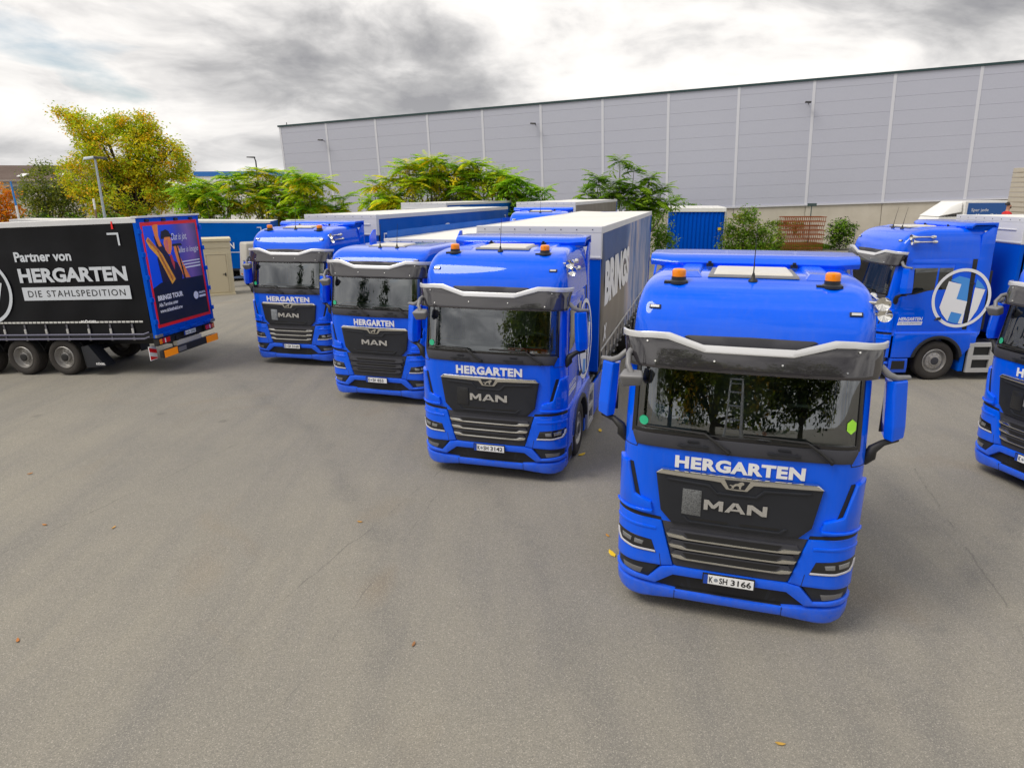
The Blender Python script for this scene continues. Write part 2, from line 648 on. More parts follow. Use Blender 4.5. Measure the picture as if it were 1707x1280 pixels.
def wheel(key, parent, x, y, s, r=.5, w=.30, dish='front'):
    """wheel > tyre, rim, hub. s = outward side"""
    e = empty('wheel', (x, y, r), parent=parent)
    e.scale = (s, 1, 1)
    h = w / 2

    def tyre(b):
        pr = [(.30 * r / .5, -h * .80), (.34 * r / .5, -h * .96), (.42 * r / .5, -h), (.468 * r / .5, -h * .93), (.492 * r / .5, -h * .76)]
        for a in (-.52, -.26, 0, .26, .52):
            pr += [(.5 * r / .5, h * (a - .11)), (.5 * r / .5, h * (a + .09)), (.484 * r / .5, h * (a + .10)), (.484 * r / .5, h * (a + .14))]
        pr += [(.492 * r / .5, h * .76), (.468 * r / .5, h * .93), (.42 * r / .5, h), (.34 * r / .5, h * .96), (.30 * r / .5, h * .80)]
        b.lathe(pr, n=40)
    part((key, 'tyre', r, w), 'tyre', tyre, TYRE, e, smooth=40)

    def rim(b):
        k = r / .5
        if dish == 'front':      # convex steer wheel
            b.lathe([(.305 * k, h * .86), (.29 * k, h * .92), (.275 * k, h * .62), (.255 * k, h * .40), (.235 * k, h * .42), (.20 * k, h * .72), (.13 * k, h * .80), (.125 * k, h * .95), (.05 * k, h * 1.0), (0.001, h * 1.0)], n=36)
            b.lathe([(.305 * k, h * .80), (.30 * k, -h * .7)], n=36)
            for i in range(10):
                t = 2 * math.pi * i / 10
                c = (0, .172 * k * math.cos(t), .172 * k * math.sin(t))
                b.cyl((h * .72, c[1], c[2]), (h * .90, c[1], c[2]), .017 * k, .013 * k, 6)
        else:
            b.lathe([(.305 * k, h * .88), (.29 * k, h * .94), (.275 * k, h * .60), (.26 * k, h * .30), (.245 * k, h * .22), (.16 * k, h * .30), (.13 * k, h * .30), (.12 * k, h * .75), (.07 * k, h * .85), (0.001, h * .85)], n=36)
            b.lathe([(.305 * k, h * .80), (.30 * k, -h * .7)], n=36)
            for i in range(10):
                t = 2 * math.pi * i / 10
                c = (0, .168 * k * math.cos(t), .168 * k * math.sin(t))
                b.cyl((h * .27, c[1], c[2]), (h * .42, c[1], c[2]), .017 * k, .013 * k, 6)
    ro = part((key, 'rim', r, w, dish), 'rim', rim, RIM, e, smooth=35)

    def hub(b):
        k = r / .5
        if dish == 'front':
            b.lathe([(.10 * k, h * .90), (.098 * k, h * 1.02), (.06 * k, h * 1.06), (.001, h * 1.06)], n=20)
        else:
            b.lathe([(.115 * k, h * .4), (.11 * k, h * .85), (.09 * k, h * .92), (.05 * k, h * .93), (.001, h * .93)], n=20)
    part((key, 'hub', r, w, dish), 'hub_cap', hub, BLACK if dish != 'front' else DGREY, e, smooth=35)
    return e


def cab_shell(lowroof):
    def fn(b):
        zs = [1.16, 1.3, 1.5, 1.7, 1.9, 2.0, 2.14, 2.3, 2.5, 2.7, 2.92, 3.05, 3.2, 3.28, 3.35, 3.42, 3.48, 3.52, 3.56, 3.60, 3.635, 3.665, 3.69, 3.71, 3.73, 3.745, 3.757, 3.765]
        up_ = [0, .12, .24, .36, .48, .58, .66, .72, .77, .81, .85, .885, .92, .945, .965, .98, .99, .996, 1.0]
        us = [-u for u in up_[:0:-1]] + up_
        ns = 7
        cols = [('L', k) for k in range(ns)] + [('F', u) for u in us] + [('R', k) for k in range(ns - 1, -1, -1)]
        YB = 2.28

        def pt(c, z):
            w = interp(WID, z)
            zz = low(z) if lowroof else z
            if c[0] == 'F':
                return (w * c[1], fy(w * c[1], z), zz)
            yc = fy(w, z)
            return ((-w if c[0] == 'L' else w), YB + (yc - YB) * c[1] / ns, zz)
        nc = len(cols)
        vs = [pt(c, z) for z in zs for c in cols]
        fs = []
        for j in range(len(zs) - 1):
            for i in range(nc - 1):
                c0, c1 = cols[i], cols[i + 1]
                if c0[0] == 'F' and c1[0] == 'F' and max(abs(c0[1]), abs(c1[1])) <= .9201 and 2.13 < zs[j] < 2.91:
                    continue
                fs.append((j * nc + i, j * nc + i + 1, (j + 1) * nc + i + 1, (j + 1) * nc + i))
        top = (len(zs) - 1) * nc
        fs.append(tuple(top + i for i in range(nc)))                     # roof cap
        for j in range(len(zs) - 1):                                      # rear wall
            fs.append((j * nc + nc - 1, j * nc, (j + 1) * nc, (j + 1) * nc + nc - 1))
        fs.append(tuple(reversed(range(nc))))                             # floor
        b.add(vs, fs)
    return fn


def windscreen(b):
    zs = [2.14, 2.2, 2.3, 2.4, 2.5, 2.6, 2.7, 2.8, 2.92]
    us = [x / 14 * .92 for x in range(-14, 15)]
    b.grid(lambda u, z: (interp(WID, z) * u, fy(interp(WID, z) * u, z) + .006, z), us, zs)


PLATES = {}


def license_plate(parent, txt, loc, w=.52, h=.11, rot=0.0, green=False):
    """plate > euro_band, lettering; faces -y"""
    e = empty('license_plate', loc, (0, 0, rot), parent)
    part(('plate', w), 'plate_board', lambda b: b.box(-w / 2, w / 2, -.006, .006, -h / 2, h / 2), DECAL, e, bevel=.004)
    part(('plate_rim', w), 'plate_rim', lambda b: b.box(-w / 2 - .012, w / 2 + .012, -.004, .012, -h / 2 - .012, h / 2 + .012), BLACK, e, bevel=.003)
    part(('plate_band', w), 'euro_band', lambda b: b.box(-w / 2, -w / 2 + .045, -.0085, -.005, -h / 2, h / 2), mat('euro_blue', (.01, .06, .42), .4), e)
    fn = lambda a, z: (a, -.0088, z)

    ink = mat('green_ink', (.01, .09, .03), .5) if green else BLACK
    a = -w / 2 + .06
    part(('plate_city', txt[0]), 'plate_lettering', lambda b: text_mesh(b, txt[0], a, a + .04, -h * .32, h * .32, fn, bold=.02) and None, ink, e)
    two, num = txt[1].split(' ')
    part(('plate_two', two), 'plate_lettering', lambda b: text_mesh(b, two, a + .105, a + .19, -h * .32, h * .32, fn, bold=.02) and None, ink, e)
    if num:
        part(('plate_num', num), 'plate_lettering', lambda b: text_mesh(b, num, a + .225, a + .225 + .0525 * len(num), -h * .32, h * .32, fn, bold=.02) and None, ink, e)
    part(('plate_seal', w), 'plate_seal', lambda b: b.lathe([(.022, 0), (.0215, -.0016), (.001, -.002)], (-w / 2 + .13, -.0075, 0), 'Y', 14), mat('seal_grey', (.25, .28, .33), .5), e)
    return e


def tractor(loc, yaw, label, plate, beacons=True, lowroof=False, deflector=True, horns=True, hw=1.285, radar=None, chrome_slats=True, antennas=1, papers=None, sticker=False, cat='truck', detail=True, magic=False):
    root = empty('truck_tractor', (loc[0], loc[1], loc[2] if len(loc) > 2 else 0), (0, 0, rad(yaw)))
    tag(root, label, cat, 'blue truck tractors parked in the yard')
    Z = low if lowroof else (lambda z: z)
    R = root
    # ---- body shell and windscreen
    cab = part(('cab', lowroof), 'cab', cab_shell(lowroof), BLUE, R, smooth=32)
    part('windscreen', 'windscreen', windscreen, GLASS, R, smooth=60)
    for s in (1, -1):
        p = [(1.083, 2.14), (1.128, 2.14), (1.115, 2.93), (1.072, 2.93)]
        fpanel(('seal', s), 'windscreen_seal', p if s > 0 else mir(p), .005, .012, BLACKG, cab, bev=.002)
    fpanel('seal_low', 'windscreen_seal', [(-1.09, 2.135), (1.09, 2.135), (1.085, 2.205), (-1.085, 2.205)], .004, .012, BLACKG, cab, bev=.002)
    wp = fpanel('wiper_panel', 'wiper_panel', sym([(0, 2.165), (1.10, 2.165), (1.105, 2.13), (1.06, 2.025), (0, 2.012)]), .018, .03, DGREY, R)
    if detail:
        for x in (-.47, .42):
            def grip(b, x=x):
                b.box(x - .16, x + .16, fy(x, 2.09) - .065, fy(x, 2.09) - .045, 2.075, 2.10)
                for k in (-.12, .12):
                    b.box(x + k - .02, x + k + .02, fy(x, 2.09) - .047, fy(x, 2.09) - .01, 2.08, 2.095)
                b.box(x - .06, x + .06, fy(x, 2.12) - .03, fy(x, 2.12) - .01, 2.115, 2.14)
            part(('grip', x), 'grab_handle', grip, ANTH, wp, bevel=.006)
        for x0, x1, x2 in ((-.12, -.36, -.98), (.86, .62, .02)):
            def wiper(b, x0=x0, x1=x1, x2=x2):
                P = [fpoint(x0, 2.05, .05), fpoint((x0 + x1) / 2, 2.15, .07), fpoint(x1, 2.225, .06), fpoint((x1 + x2) / 2, 2.235, .045), fpoint(x2, 2.24, .035)]
                b.tube(P, [.022, .018, .014, .010, .008], 8)
                b.cyl(fpoint(x0, 2.05, .0), fpoint(x0, 2.05, .06), .03, .025, 12)
                b.tube([fpoint(x1 + .02 * (1 if x0 > x1 else -1), 2.218, .028), fpoint((x1 + x2) / 2, 2.228, .022), fpoint(x2, 2.235, .018)], .011, 6)
            part(('wiper', x0), 'wiper', wiper, BLACK, R, smooth=50)
    # ---- cab interior
    it = empty('interior', (0, 0, 0), parent=R)
    part('dash', 'dashboard', lambda b: b.hexa([(-1.12, .18, 1.6), (1.12, .18, 1.6), (1.12, .85, 1.6), (-1.12, .85, 1.6)], [(-1.1, .13, 2.12), (1.1, .13, 2.12), (1.1, .72, 2.22), (-1.1, .72, 2.22)]), DASH, it, bevel=.04)
    part('binnacle', 'instrument_binnacle', lambda b: b.hexa([(.25, .5, 2.2), (.95, .5, 2.2), (.95, .8, 2.2), (.25, .8, 2.2)], [(.32, .58, 2.33), (.88, .58, 2.33), (.9, .76, 2.34), (.3, .76, 2.34)]), BLACK, it, bevel=.03)

    def steer(b):
        c = Vector((.6, .86, 2.26))
        ax = Vector((0, .62, .78))
        a, q = Vector((1, 0, 0)), ax.cross(Vector((1, 0, 0)))
        pts = [c + (a * math.cos(t) + q * math.sin(t)) * .23 for t in [2 * math.pi * i / 28 for i in range(28)]]
        b.tube(pts, .019, 8, closed=True)
        for t in (0, math.pi, -math.pi / 2):
            b.tube([c, c + (a * math.cos(t) + q * math.sin(t)) * .22], .018, 6)
        b.cyl(c - ax * .04, c + ax * .02, .07, .06, 14)
        b.tube([c, c - ax * .4], .04, 8)
    part('steering', 'steering_wheel', steer, MIRG, it, smooth=50)
    for x in (-.6, .6):
        def seat(b, x=x):
            b.hexa([(x - .26, .95, 1.75), (x + .26, .95, 1.75), (x + .26, 1.5, 1.72), (x - .26, 1.5, 1.72)], [(x - .26, .95, 1.9), (x + .26, .95, 1.9), (x + .26, 1.5, 1.87), (x - .26, 1.5, 1.87)])
            b.hexa([(x - .25, 1.42, 1.85), (x + .25, 1.42, 1.85), (x + .25, 1.56, 1.85), (x - .25, 1.56, 1.85)], [(x - .21, 1.62, 2.55), (x + .21, 1.62, 2.55), (x + .21, 1.72, 2.55), (x - .21, 1.72, 2.55)])
            b.hexa([(x - .13, 1.62, 2.56), (x + .13, 1.62, 2.56), (x + .13, 1.7, 2.56), (x - .13, 1.7, 2.56)], [(x - .11, 1.64, 2.78), (x + .11, 1.64, 2.78), (x + .11, 1.71, 2.78), (x - .11, 1.71, 2.78)])
        part(('seat', x), 'seat', seat, SEAT, it, bevel=.04)
    part('lining', 'cabin_lining', lambda b: b.box(-1.12, 1.12, 2.0, 2.04, 1.5, 3.1).box(-1.12, 1.12, .35, 2.0, 2.98, 3.02), CABIN, it)
    if papers:
        for k, (px, pz, pw) in enumerate(papers):
            def sheet(b, px=px, pw=pw):
                b.hexa([(px, .30, 2.165), (px + pw, .28, 2.165), (px + pw + .05, .5, 2.20), (px + .03, .52, 2.20)], [(px, .30, 2.169), (px + pw, .28, 2.169), (px + pw + .05, .5, 2.204), (px + .03, .52, 2.204)])
            part(('paper', px, pw), 'paper_sheet', sheet, PAPER, it)
    if magic:
        part('name_sign', 'name_board', lambda b: b.box(.30, .95, .085, .10, 2.17, 2.27, None), REDM, it)
        part('name_sign_t', 'name_lettering', lambda b: text_mesh(b, 'MAGIC', .42, .84, 2.19, 2.25, lambda a, z: (a, .083, z), bold=.02), BLACK, it)
    # stickers on the windscreen
    part('green_badge', 'round_sticker', lambda b: b.add([fpoint(-1.0 + .05 * math.cos(t), 2.29 + .05 * math.sin(t), .001) for t in [i * math.pi / 9 for i in range(18)]], [tuple(range(18))]), GREENS, R)
    if sticker:
        part('lime_badge', 'hexagon_sticker', lambda b: b.add([fpoint(1.02 + .05 * math.cos(t), 2.40 + .075 * math.sin(t), .001) for t in [math.pi / 6 + i * math.pi / 3 for i in range(6)]], [tuple(range(6))]), LIMES, R)
        part('blue_flyer', 'blue_card', lambda b: b.hexa([(-.95, .22, 2.14), (-.52, .2, 2.14), (-.5, .22, 2.14), (-.94, .24, 2.14)], [(-.93, .30, 2.42), (-.55, .28, 2.33), (-.53, .30, 2.33), (-.92, .32, 2.42)]), mat('blue_card', (.01, .09, .30), .4), it)
    # ---- sun visor
    vis = fpanel('visor', 'sun_visor', sym([(0, 3.06), (.42, 3.06), (.76, 3.165), (1.185, 3.165), (1.15, 2.865), (.9, 2.865), (0, 2.862)]), .105, .012, VISOR, R, bev=.004)
    fpanel('visor_trim', 'visor_trim', sym([(0, 3.112), (.435, 3.112), (.775, 3.215), (1.188, 3.212), (1.186, 3.150), (.79, 3.142), (.42, 3.036), (0, 3.036)]), .124, .025, SILVERP, R, bev=.010)
    fpanel('visor_panel', 'visor_centre_panel', sym([(0, 3.215), (.60, 3.205), (.64, 3.19), (.45, 3.09), (0, 3.09)]), .055, .05, DGREY, R, bev=.01)
    for s in (-1, 1):
        def vside(b, s=s):
            a = [fpoint(s * 1.185, 3.16, .10), fpoint(s * 1.15, 2.87, .10)]
            q = [Vector((s * 1.24, .42, 3.14)), Vector((s * 1.24, .40, 2.90))]
            off = Vector((-s * .012, 0, 0))
            b.hexa([a[0], a[1], q[1], q[0]], [a[0] + off, a[1] + off, q[1] + off, q[0] + off])
        part(('visor_side', s), 'visor_side', vside, BLACKG, vis)
        if detail:
            for x, z in ((.98, 3.12), (.90, 2.92), (.32, 2.96)):
                part(('vbolt', s, x), 'visor_bolt', lambda b, x=x, z=z: b.cyl(fpoint(s * x, z, .105), fpoint(s * x, z, .120), .014, .010, 8), CHROME, vis, smooth=50)
    # ---- roof
    for s in (-1, 1):
        mz = 3.47 if not lowroof else 3.33
        def mk(b, s=s, mz=mz):
            bm = slab_bm([(s * .97 - .06, mz - .02), (s * .97 + .06, mz - .02), (s * .97 + .06, mz + .02), (s * .97 - .06, mz + .02)], .03, .008)
            for v in bm.verts:
                v.co = fpoint(v.co.x, v.co.z, .018 - v.co.y)
                v.co.z = Z(v.co.z)
            return bm_mesh(bm, 'marker')
        ml = part(('mark', s, lowroof), 'marker_light', mk, ANTH, R)

        def mk2(b, s=s, mz=mz):
            bm = slab_bm([(s * .97 - .045, mz - .011), (s * .97 + .045, mz - .011), (s * .97 + .045, mz + .011), (s * .97 - .045, mz + .011)], .006, 0)
            for v in bm.verts:
                v.co = fpoint(v.co.x, v.co.z, .0225 - v.co.y)
                v.co.z = Z(v.co.z)
            return bm_mesh(bm, 'lens')
        part(('markl', s, lowroof), 'lamp_lens', mk2, LAMPW, ml)
        if beacons:
            e = empty('beacon', (s * .765, .66, 3.705), parent=R)
            part('bc_base', 'beacon_base', lambda b: b.lathe([(.001, -.02), (.10, -.02), (.10, .005), (.085, .018), (.078, .02), (.078, .055), (.001, .055)], (0, 0, 0), 'Z', 24).box(-.15, .10, -.05, .05, -.03, .006), ANTH, e, smooth=40)
            part('bc_lens', 'beacon_lens', lambda b: b.lathe([(.074, .056), (.076, .10), (.072, .125), (.055, .138), (.001, .142)], (0, 0, 0), 'Z', 24), AMBER, e, smooth=40)
        if not lowroof:       # raised roof rails beside the hatch
            part(('rib', s), 'roof_rib', lambda b, s=s: b.hexa([(s * .52, .80, 3.74), (s * .84, .80, 3.735), (s * .80, 2.2, 3.76), (s * .52, 2.2, 3.76)], [(s * .58, .98, 3.785), (s * .78, .95, 3.78), (s * .76, 2.2, 3.80), (s * .56, 2.2, 3.80)]), BLUE, cab, bevel=.02)
    zr = Z(3.765)
    part(('hatch', lowroof), 'roof_hatch', lambda b: b.hexa([(-.42, .84, zr - .02), (.42, .84, zr - .02), (.40, 1.55, zr - .02), (-.40, 1.55, zr - .02)], [(-.40, .87, zr + .03), (.40, .87, zr + .03), (.38, 1.53, zr + .035), (-.38, 1.53, zr + .035)]), HATCH, R, bevel=.025)
    part(('hatchf', lowroof), 'hatch_frame', lambda b: b.hexa([(-.47, .80, zr - .02), (.47, .80, zr - .02), (.45, 1.60, zr - .02), (-.45, 1.60, zr - .02)], [(-.46, .82, zr + .008), (.46, .82, zr + .008), (.44, 1.58, zr + .008), (-.44, 1.58, zr + .008)]), MIRG, R, bevel=.01)
    for ax in ([0.0] if antennas == 1 else [-.12, .30]):
        def ant(b, ax=ax):
            z0 = Z(3.725)
            b.lathe([(.05, 0), (.045, .02), (.022, .03), (.016, .07), (.010, .09), (.001, .09)], (ax, .72, z0 - .005), 'Z', 12)
            b.tube([(ax, .72, z0 + .05), (ax, .75, z0 + .25), (ax, .80, z0 + .52)], [.008, .005, .0028], 6)
        part(('antenna', ax, lowroof), 'antenna', ant, BLACK, R, smooth=60)
    if deflector:
        def dfl(b):
            xs = [-1.205, -1.16, -1.04, -.93, -.6, 0, .6, .93, 1.04, 1.16, 1.205]

            def row(t):
                out = []
                for x in xs:
                    e = max(0.0, (abs(x) - .93) / .275)
                    y = 1.78 + .74 * t + .10 * e * (1 - t)
                    z = 3.805 + .075 * min(1.0, t / .16) ** .6 + .030 * t + .02 * e * (1 - t) - .012 * (abs(x) / 1.2) ** 4
                    out.append((x, y, z))
                return out
            rows = [row(t) for t in (0, .03, .09, .16, .4, .7, .88, 1.0)]
            n = len(xs)
            vs = [p for r in rows for p in r]
            vs += [(p[0], p[1] + (.03 if j == 0 else 0), p[2] - (.055 if j < 7 else .13)) for j, r in enumerate(rows) for p in r]
            fs = []
            m = len(rows)
            for j in range(m - 1):
                for i in range(n - 1):
                    fs.append((j * n + i, j * n + i + 1, (j + 1) * n + i + 1, (j + 1) * n + i))
                    q = m * n
                    fs.append((q + j * n + i, q + (j + 1) * n + i, q + (j + 1) * n + i + 1, q + j * n + i + 1))
            q = m * n
            for i in range(n - 1):
                fs.append((i + 1, i, q + i, q + i + 1))
                a = (m - 1) * n
                fs.append((a + i, a + i + 1, q + a + i + 1, q + a + i))
            for j in range(m - 1):
                fs.append((j * n, (j + 1) * n, q + (j + 1) * n, q + j * n))
                a = n - 1
                fs.append(((j + 1) * n + a, j * n + a, q + j * n + a, q + (j + 1) * n + a))
            b.add(vs, fs)
        de = part('deflector', 'roof_deflector', dfl, BLUE, R, bevel=.012, smooth=40)
        part('defl_under', 'deflector_base', lambda b: b.hexa([(-1.0, 1.86, 3.70), (1.0, 1.86, 3.70), (1.16, 2.50, 3.70), (-1.16, 2.50, 3.70)], [(-1.0, 1.86, 3.79), (1.0, 1.86, 3.79), (1.16, 2.50, 3.83), (-1.16, 2.50, 3.83)]), BLUED, de)
        for x in (-.48, .48):
            part(('hinge', x), 'hinge_bracket', lambda b, x=x: b.box(x - .04, x + .04, 1.755, 1.80, 3.76, 3.80).box(x - .02, x + .02, 1.74, 1.77, 3.80, 3.83), BLACK, de, bevel=.006)
    if horns:
        for z, y0 in ((3.57, .44), (3.455, .47)):
            def horn(b, z=z, y0=y0):
                b.lathe([(.068, 0), (.058, .03), (.035, .09), (.018, .18), (.016, .48), (.03, .50), (.042, .55), (.03, .60), (.001, .61)], (0, 0, 0), 'Y', 20)
                b.lathe([(.068, .0), (.05, .012), (.001, .03)], (0, 0, 0), 'Y', 20)
                b.cyl((0, .07, 0), (-.14, .07, 0), .018, None, 8)
                b.cyl((0, .55, 0), (-.14, .55, 0), .018, None, 8)
            h = part('horn', 'air_horn', horn, CHROME, R, smooth=50)
            h.location = (1.215 + (0.035 if z < 3.5 else 0), y0, z)
    # ---- front: bumper, lamps, grille
    def dark_back(b):
        fdecal(b, sym([(0, 1.17), (.74, 1.17), (.60, .62), (1.2, .58), (1.22, .34), (0, .30)]), -.045)
    part('recess', 'bumper_recess', dark_back, BLACK, R)
    part('core', 'bumper_core', lambda b: b.box(-1.05, 1.05, .35, .75, .28, 1.17), BLACK, R)
    bl = sym([(0, .318), (.56, .325), (.79, .345), (1.1, .372), (1.248, .395), (1.247, .27), (1.20, .18), (1.08, .152), (.9, .16), (.54, .205), (0, .212)])
    bu = fpanel('bumper_lip', 'bumper', bl, .012, .07, BLUE, R, bev=.03)
    vb = sym([(0, .632), (.58, .632), (.72, .606), (.868, .432), (1.18, .47), (1.245, .50), (1.246, .435), (1.15, .405), (.785, .378), (.59, .522), (0, .530)])
    fpanel('bumper_v', 'bumper_brace', vb, .016, .06, BLUE, R, bev=.014)
    for s in (1, -1):
        g = (lambda p: p) if s > 0 else mir
        wing = fpanel(('wing', s), 'bumper_corner', g([(.752, 1.165), (1.248, 1.195), (1.248, .60), (.735, .612), (.60, .64)]), .014, .06, BLUE, R, bev=.016)
        fpanel(('wingcrease', s), 'corner_ridge', g([(.80, 1.075), (1.24, 1.10), (1.24, 1.055), (.80, 1.04)]), .024, .02, BLUE, wing, bev=.012)
        hl = empty('headlight', parent=R)
        fpanel(('hl', s), 'headlight_housing', g([(.845, .912), (1.225, .955), (1.238, .87), (1.2, .795), (1.05, .768), (.79, .762)]), .022, .02, BLACKG, hl, bev=.006)
        fpanel(('drl', s), 'running_light', g([(.80, .792), (1.04, .798), (1.17, .822), (1.20, .87), (1.205, .93), (1.226, .93), (1.224, .865), (1.188, .802), (1.05, .776), (.795, .770)]), .027, .008, DRL, hl, bev=.003)
        for q in ([(1.06, .90), (1.17, .915), (1.165, .86), (1.07, .845)], [(.93, .885), (1.03, .895), (1.035, .84), (.945, .835)]):
            fpanel(('refl', s, q[0][0]), 'reflector', g(q), .026, .008, LAMPD, hl, bev=.006)
        fl = empty('fog_light', parent=R)
        fpanel(('foghouse', s), 'fog_light_housing', g([(.75, .605), (1.235, .60), (1.235, .49), (1.18, .465), (.87, .428)]), -.012, .03, ANTH, fl, bev=.006)
        fpanel(('foglens', s), 'fog_light_lens', g([(.93, .525), (1.17, .535), (1.155, .478), (.955, .458)]), -.004, .012, FOGL, fl, bev=.004)
        # side air guide beside the front flap
        fpanel(('gap', s), 'air_guide_slot', g([(1.09, 1.79), (1.13, 1.79), (1.06, 1.41), (.86, 1.34), (1.0, 1.42)]), .006, .02, BLACK, R, bev=0)
        fpanel(('vent', s), 'air_guide', g([(1.226, 1.815), (1.135, 1.785), (1.048, 1.435), (.872, 1.37), (.850, 1.258), (1.226, 1.245)]), .040, .05, BLUE, R, bev=.014)
        fpanel(('ventlip', s), 'air_guide_lip', g([(.852, 1.285), (1.227, 1.275), (1.227, 1.235), (.85, 1.25)]), .058, .04, BLUE, R, bev=.012)
        fpanel(('pgap', s), 'panel_gap', g([(.76, 1.20), (1.245, 1.23), (1.245, 1.19), (.75, 1.165)]), .008, .02, BLACK, R, bev=0)
        fpanel(('pillargap', s), 'panel_gap', g([(1.06, 2.022), (1.065, 1.992), (1.215, 1.985), (1.215, 1.979), (1.058, 1.985), (1.052, 2.022)]), .003, .006, BLACK, R, bev=0)
        fpanel(('lipgap', s), 'panel_gap', g([(.562, .33), (.568, .33), (.568, .205), (.562, .205)]), .0135, .006, BLACK, R, bev=0)
        fpanel(('winggap', s), 'panel_gap', g([(.748, .76), (.754, .76), (.730, .612), (.724, .612)]), .0155, .006, BLACK, R, bev=0)
    # lower grille
    gr = fpanel('grille_back', 'grille_frame', sym([(0, 1.185), (.752, 1.185), (.60, .66), (.575, .636), (0, .636)]), .0, .05, DGREY, R, bev=.01)
    for z, hwid in ((1.035, .675), (.915, .645), (.795, .612)):
        sl = empty('grille_slat', parent=gr)
        fpanel(('slat', z), 'slat_bar', sym([(0, z + .052), (hwid - .03, z + .048), (hwid, z + .0), (hwid - .02, z - .05), (0, z - .052)]), .030, .035, DGREY, sl, bev=.008)
        fpanel(('slot', z), 'slat_opening', sym([(0, z + .030), (.50, z + .030), (.455, z - .022), (0, z - .022)]), .034, .004, BLACK, sl, bev=0)
        fpanel(('strip', z), 'slat_strip', sym([(0, z - .026), (.46, z - .026), (.515, z + .002), (hwid + .012, z + .004), (hwid - .012, z - .036), (.50, z - .05), (0, z - .05)]), .046, .02, CHROME if chrome_slats else DGREY, sl, bev=.006)
    # centre step in the bumper
    part('bstep', 'bumper_step', lambda b: b.hexa([(-.56, .03, .325), (.56, .03, .325), (.52, .26, .335), (-.52, .26, .335)], [(-.56, .03, .34), (.56, .03, .34), (.52, .26, .35), (-.52, .26, .35)]).box(-.50, .50, .055, .075, .35, .52), ANTH, R, bevel=.006)
    # front flap with the maker's name
    fl = fpanel('flap', 'front_flap', sym([(0, 1.77), (.77, 1.785), (.832, 1.73), (.765, 1.295), (.64, 1.162), (0, 1.158)]), .035, .05, ANTH, R, bev=.016)
    fpanel('flap_ridge', 'flap_ridge', sym([(0, 1.60), (.19, 1.60), (.27, 1.68), (.72, 1.70), (.70, 1.672), (.285, 1.652), (.205, 1.572), (0, 1.572)]), .052, .02, ANTH, fl, bev=.008)
    fpanel('flap_low', 'flap_ridge', sym([(0, 1.20), (.47, 1.20), (.53, 1.268), (.50, 1.268), (.45, 1.225), (0, 1.225)]), .050, .02, ANTH, fl, bev=.006)
    for s in (1, -1):
        fpanel(('flapslot', s), 'flap_slot', [(s * .06, 1.235), (s * .43, 1.235), (s * .46, 1.262), (s * .06, 1.262)], .037, .004, BLACK, fl, bev=0)
    fpanel('flap_chrome', 'chrome_trim', sym([(0, 1.79), (.775, 1.792), (.838, 1.738), (.80, 1.734), (.30, 1.722), (.165, 1.715), (.105, 1.643), (0, 1.640)]), .052, .05, CHROME, fl, bev=.012)
    em = fpanel('emblem', 'emblem_plate', sym([(0, 1.762), (.128, 1.76), (.078, 1.662), (0, 1.660)]), .056, .01, ANTH, fl, bev=.003)

    def lion(b):
        fdecal(b, [(x * 1.25 + .005, 1.672 + z * 1.15) for x, z in LION], .061)
    part('lion', 'lion_emblem', lion, CHROME, em)
    part('man', 'maker_lettering', man_letters, SILVER, fl)
    if radar:
        fpanel(('radar', radar.name), 'sensor_cover', [(-.54, 1.592), (-.345, 1.588), (-.342, 1.292), (-.542, 1.298)], .046, .012, radar, fl, bev=.004)
    part(('herg', hw), 'company_lettering', lambda b: text_mesh(b, 'HERGARTEN', -hw / 2, hw / 2, 1.812, 1.955, lambda a, z: fpoint(a, z, .011), bold=.05, space=1.09), DECAL, R)
    license_plate(R, plate, (0, -.055, .568))
    # ---- mirrors
    for s in (1, -1):
        mr = empty('mirror', parent=R)

        def house(b, s=s):
            bt = [(s * 1.36, .30, 2.235), (s * 1.43, .24, 2.225), (s * 1.545, .33, 2.25), (s * 1.54, .47, 2.26), (s * 1.37, .47, 2.24)]
            md = [(s * 1.345, .29, 2.38), (s * 1.42, .225, 2.38), (s * 1.545, .32, 2.38), (s * 1.54, .48, 2.38), (s * 1.355, .48, 2.38)]
            tp = [(s * 1.322, .32, 2.83), (s * 1.385, .26, 2.84), (s * 1.51, .34, 2.845), (s * 1.505, .48, 2.845), (s * 1.33, .48, 2.835)]
            vs = bt + md + tp
            fs = [(4, 3, 2, 1, 0), (10, 11, 12, 13, 14)]
            for k in (0, 5):
                fs += [(k + i, k + (i + 1) % 5, k + 5 + (i + 1) % 5, k + 5 + i) for i in range(5)]
            b.add(vs, fs)
        part(('mir', s), 'mirror_housing', house, BLUE, mr, bevel=.016)
        part(('mirf', s), 'mirror_frame', lambda b, s=s: b.box(min(s * 1.345, s * 1.525), max(s * 1.345, s * 1.525), .475, .495, 2.25, 2.83), BLACK, mr, bevel=.012)
        part(('mirlow', s), 'mirror_arm', lambda b, s=s: b.tube([(s * 1.20, .30, 1.98), (s * 1.255, .27, 2.06), (s * 1.27, .27, 2.13), (s * 1.36, .31, 2.19), (s * 1.50, .37, 2.225)], [.05, .062, .05, .034, .030], 10), BLACK, mr, smooth=50)
        part(('mirup', s), 'mirror_arm', lambda b, s=s: b.tube([(s * 1.18, .34, 3.0), (s * 1.25, .30, 2.97), (s * 1.32, .30, 2.90), (s * 1.40, .33, 2.862), (s * 1.53, .40, 2.862)], [.034, .034, .036, .034, .024], 10), MIRG, mr, smooth=50)
    fm = empty('front_mirror', parent=R)
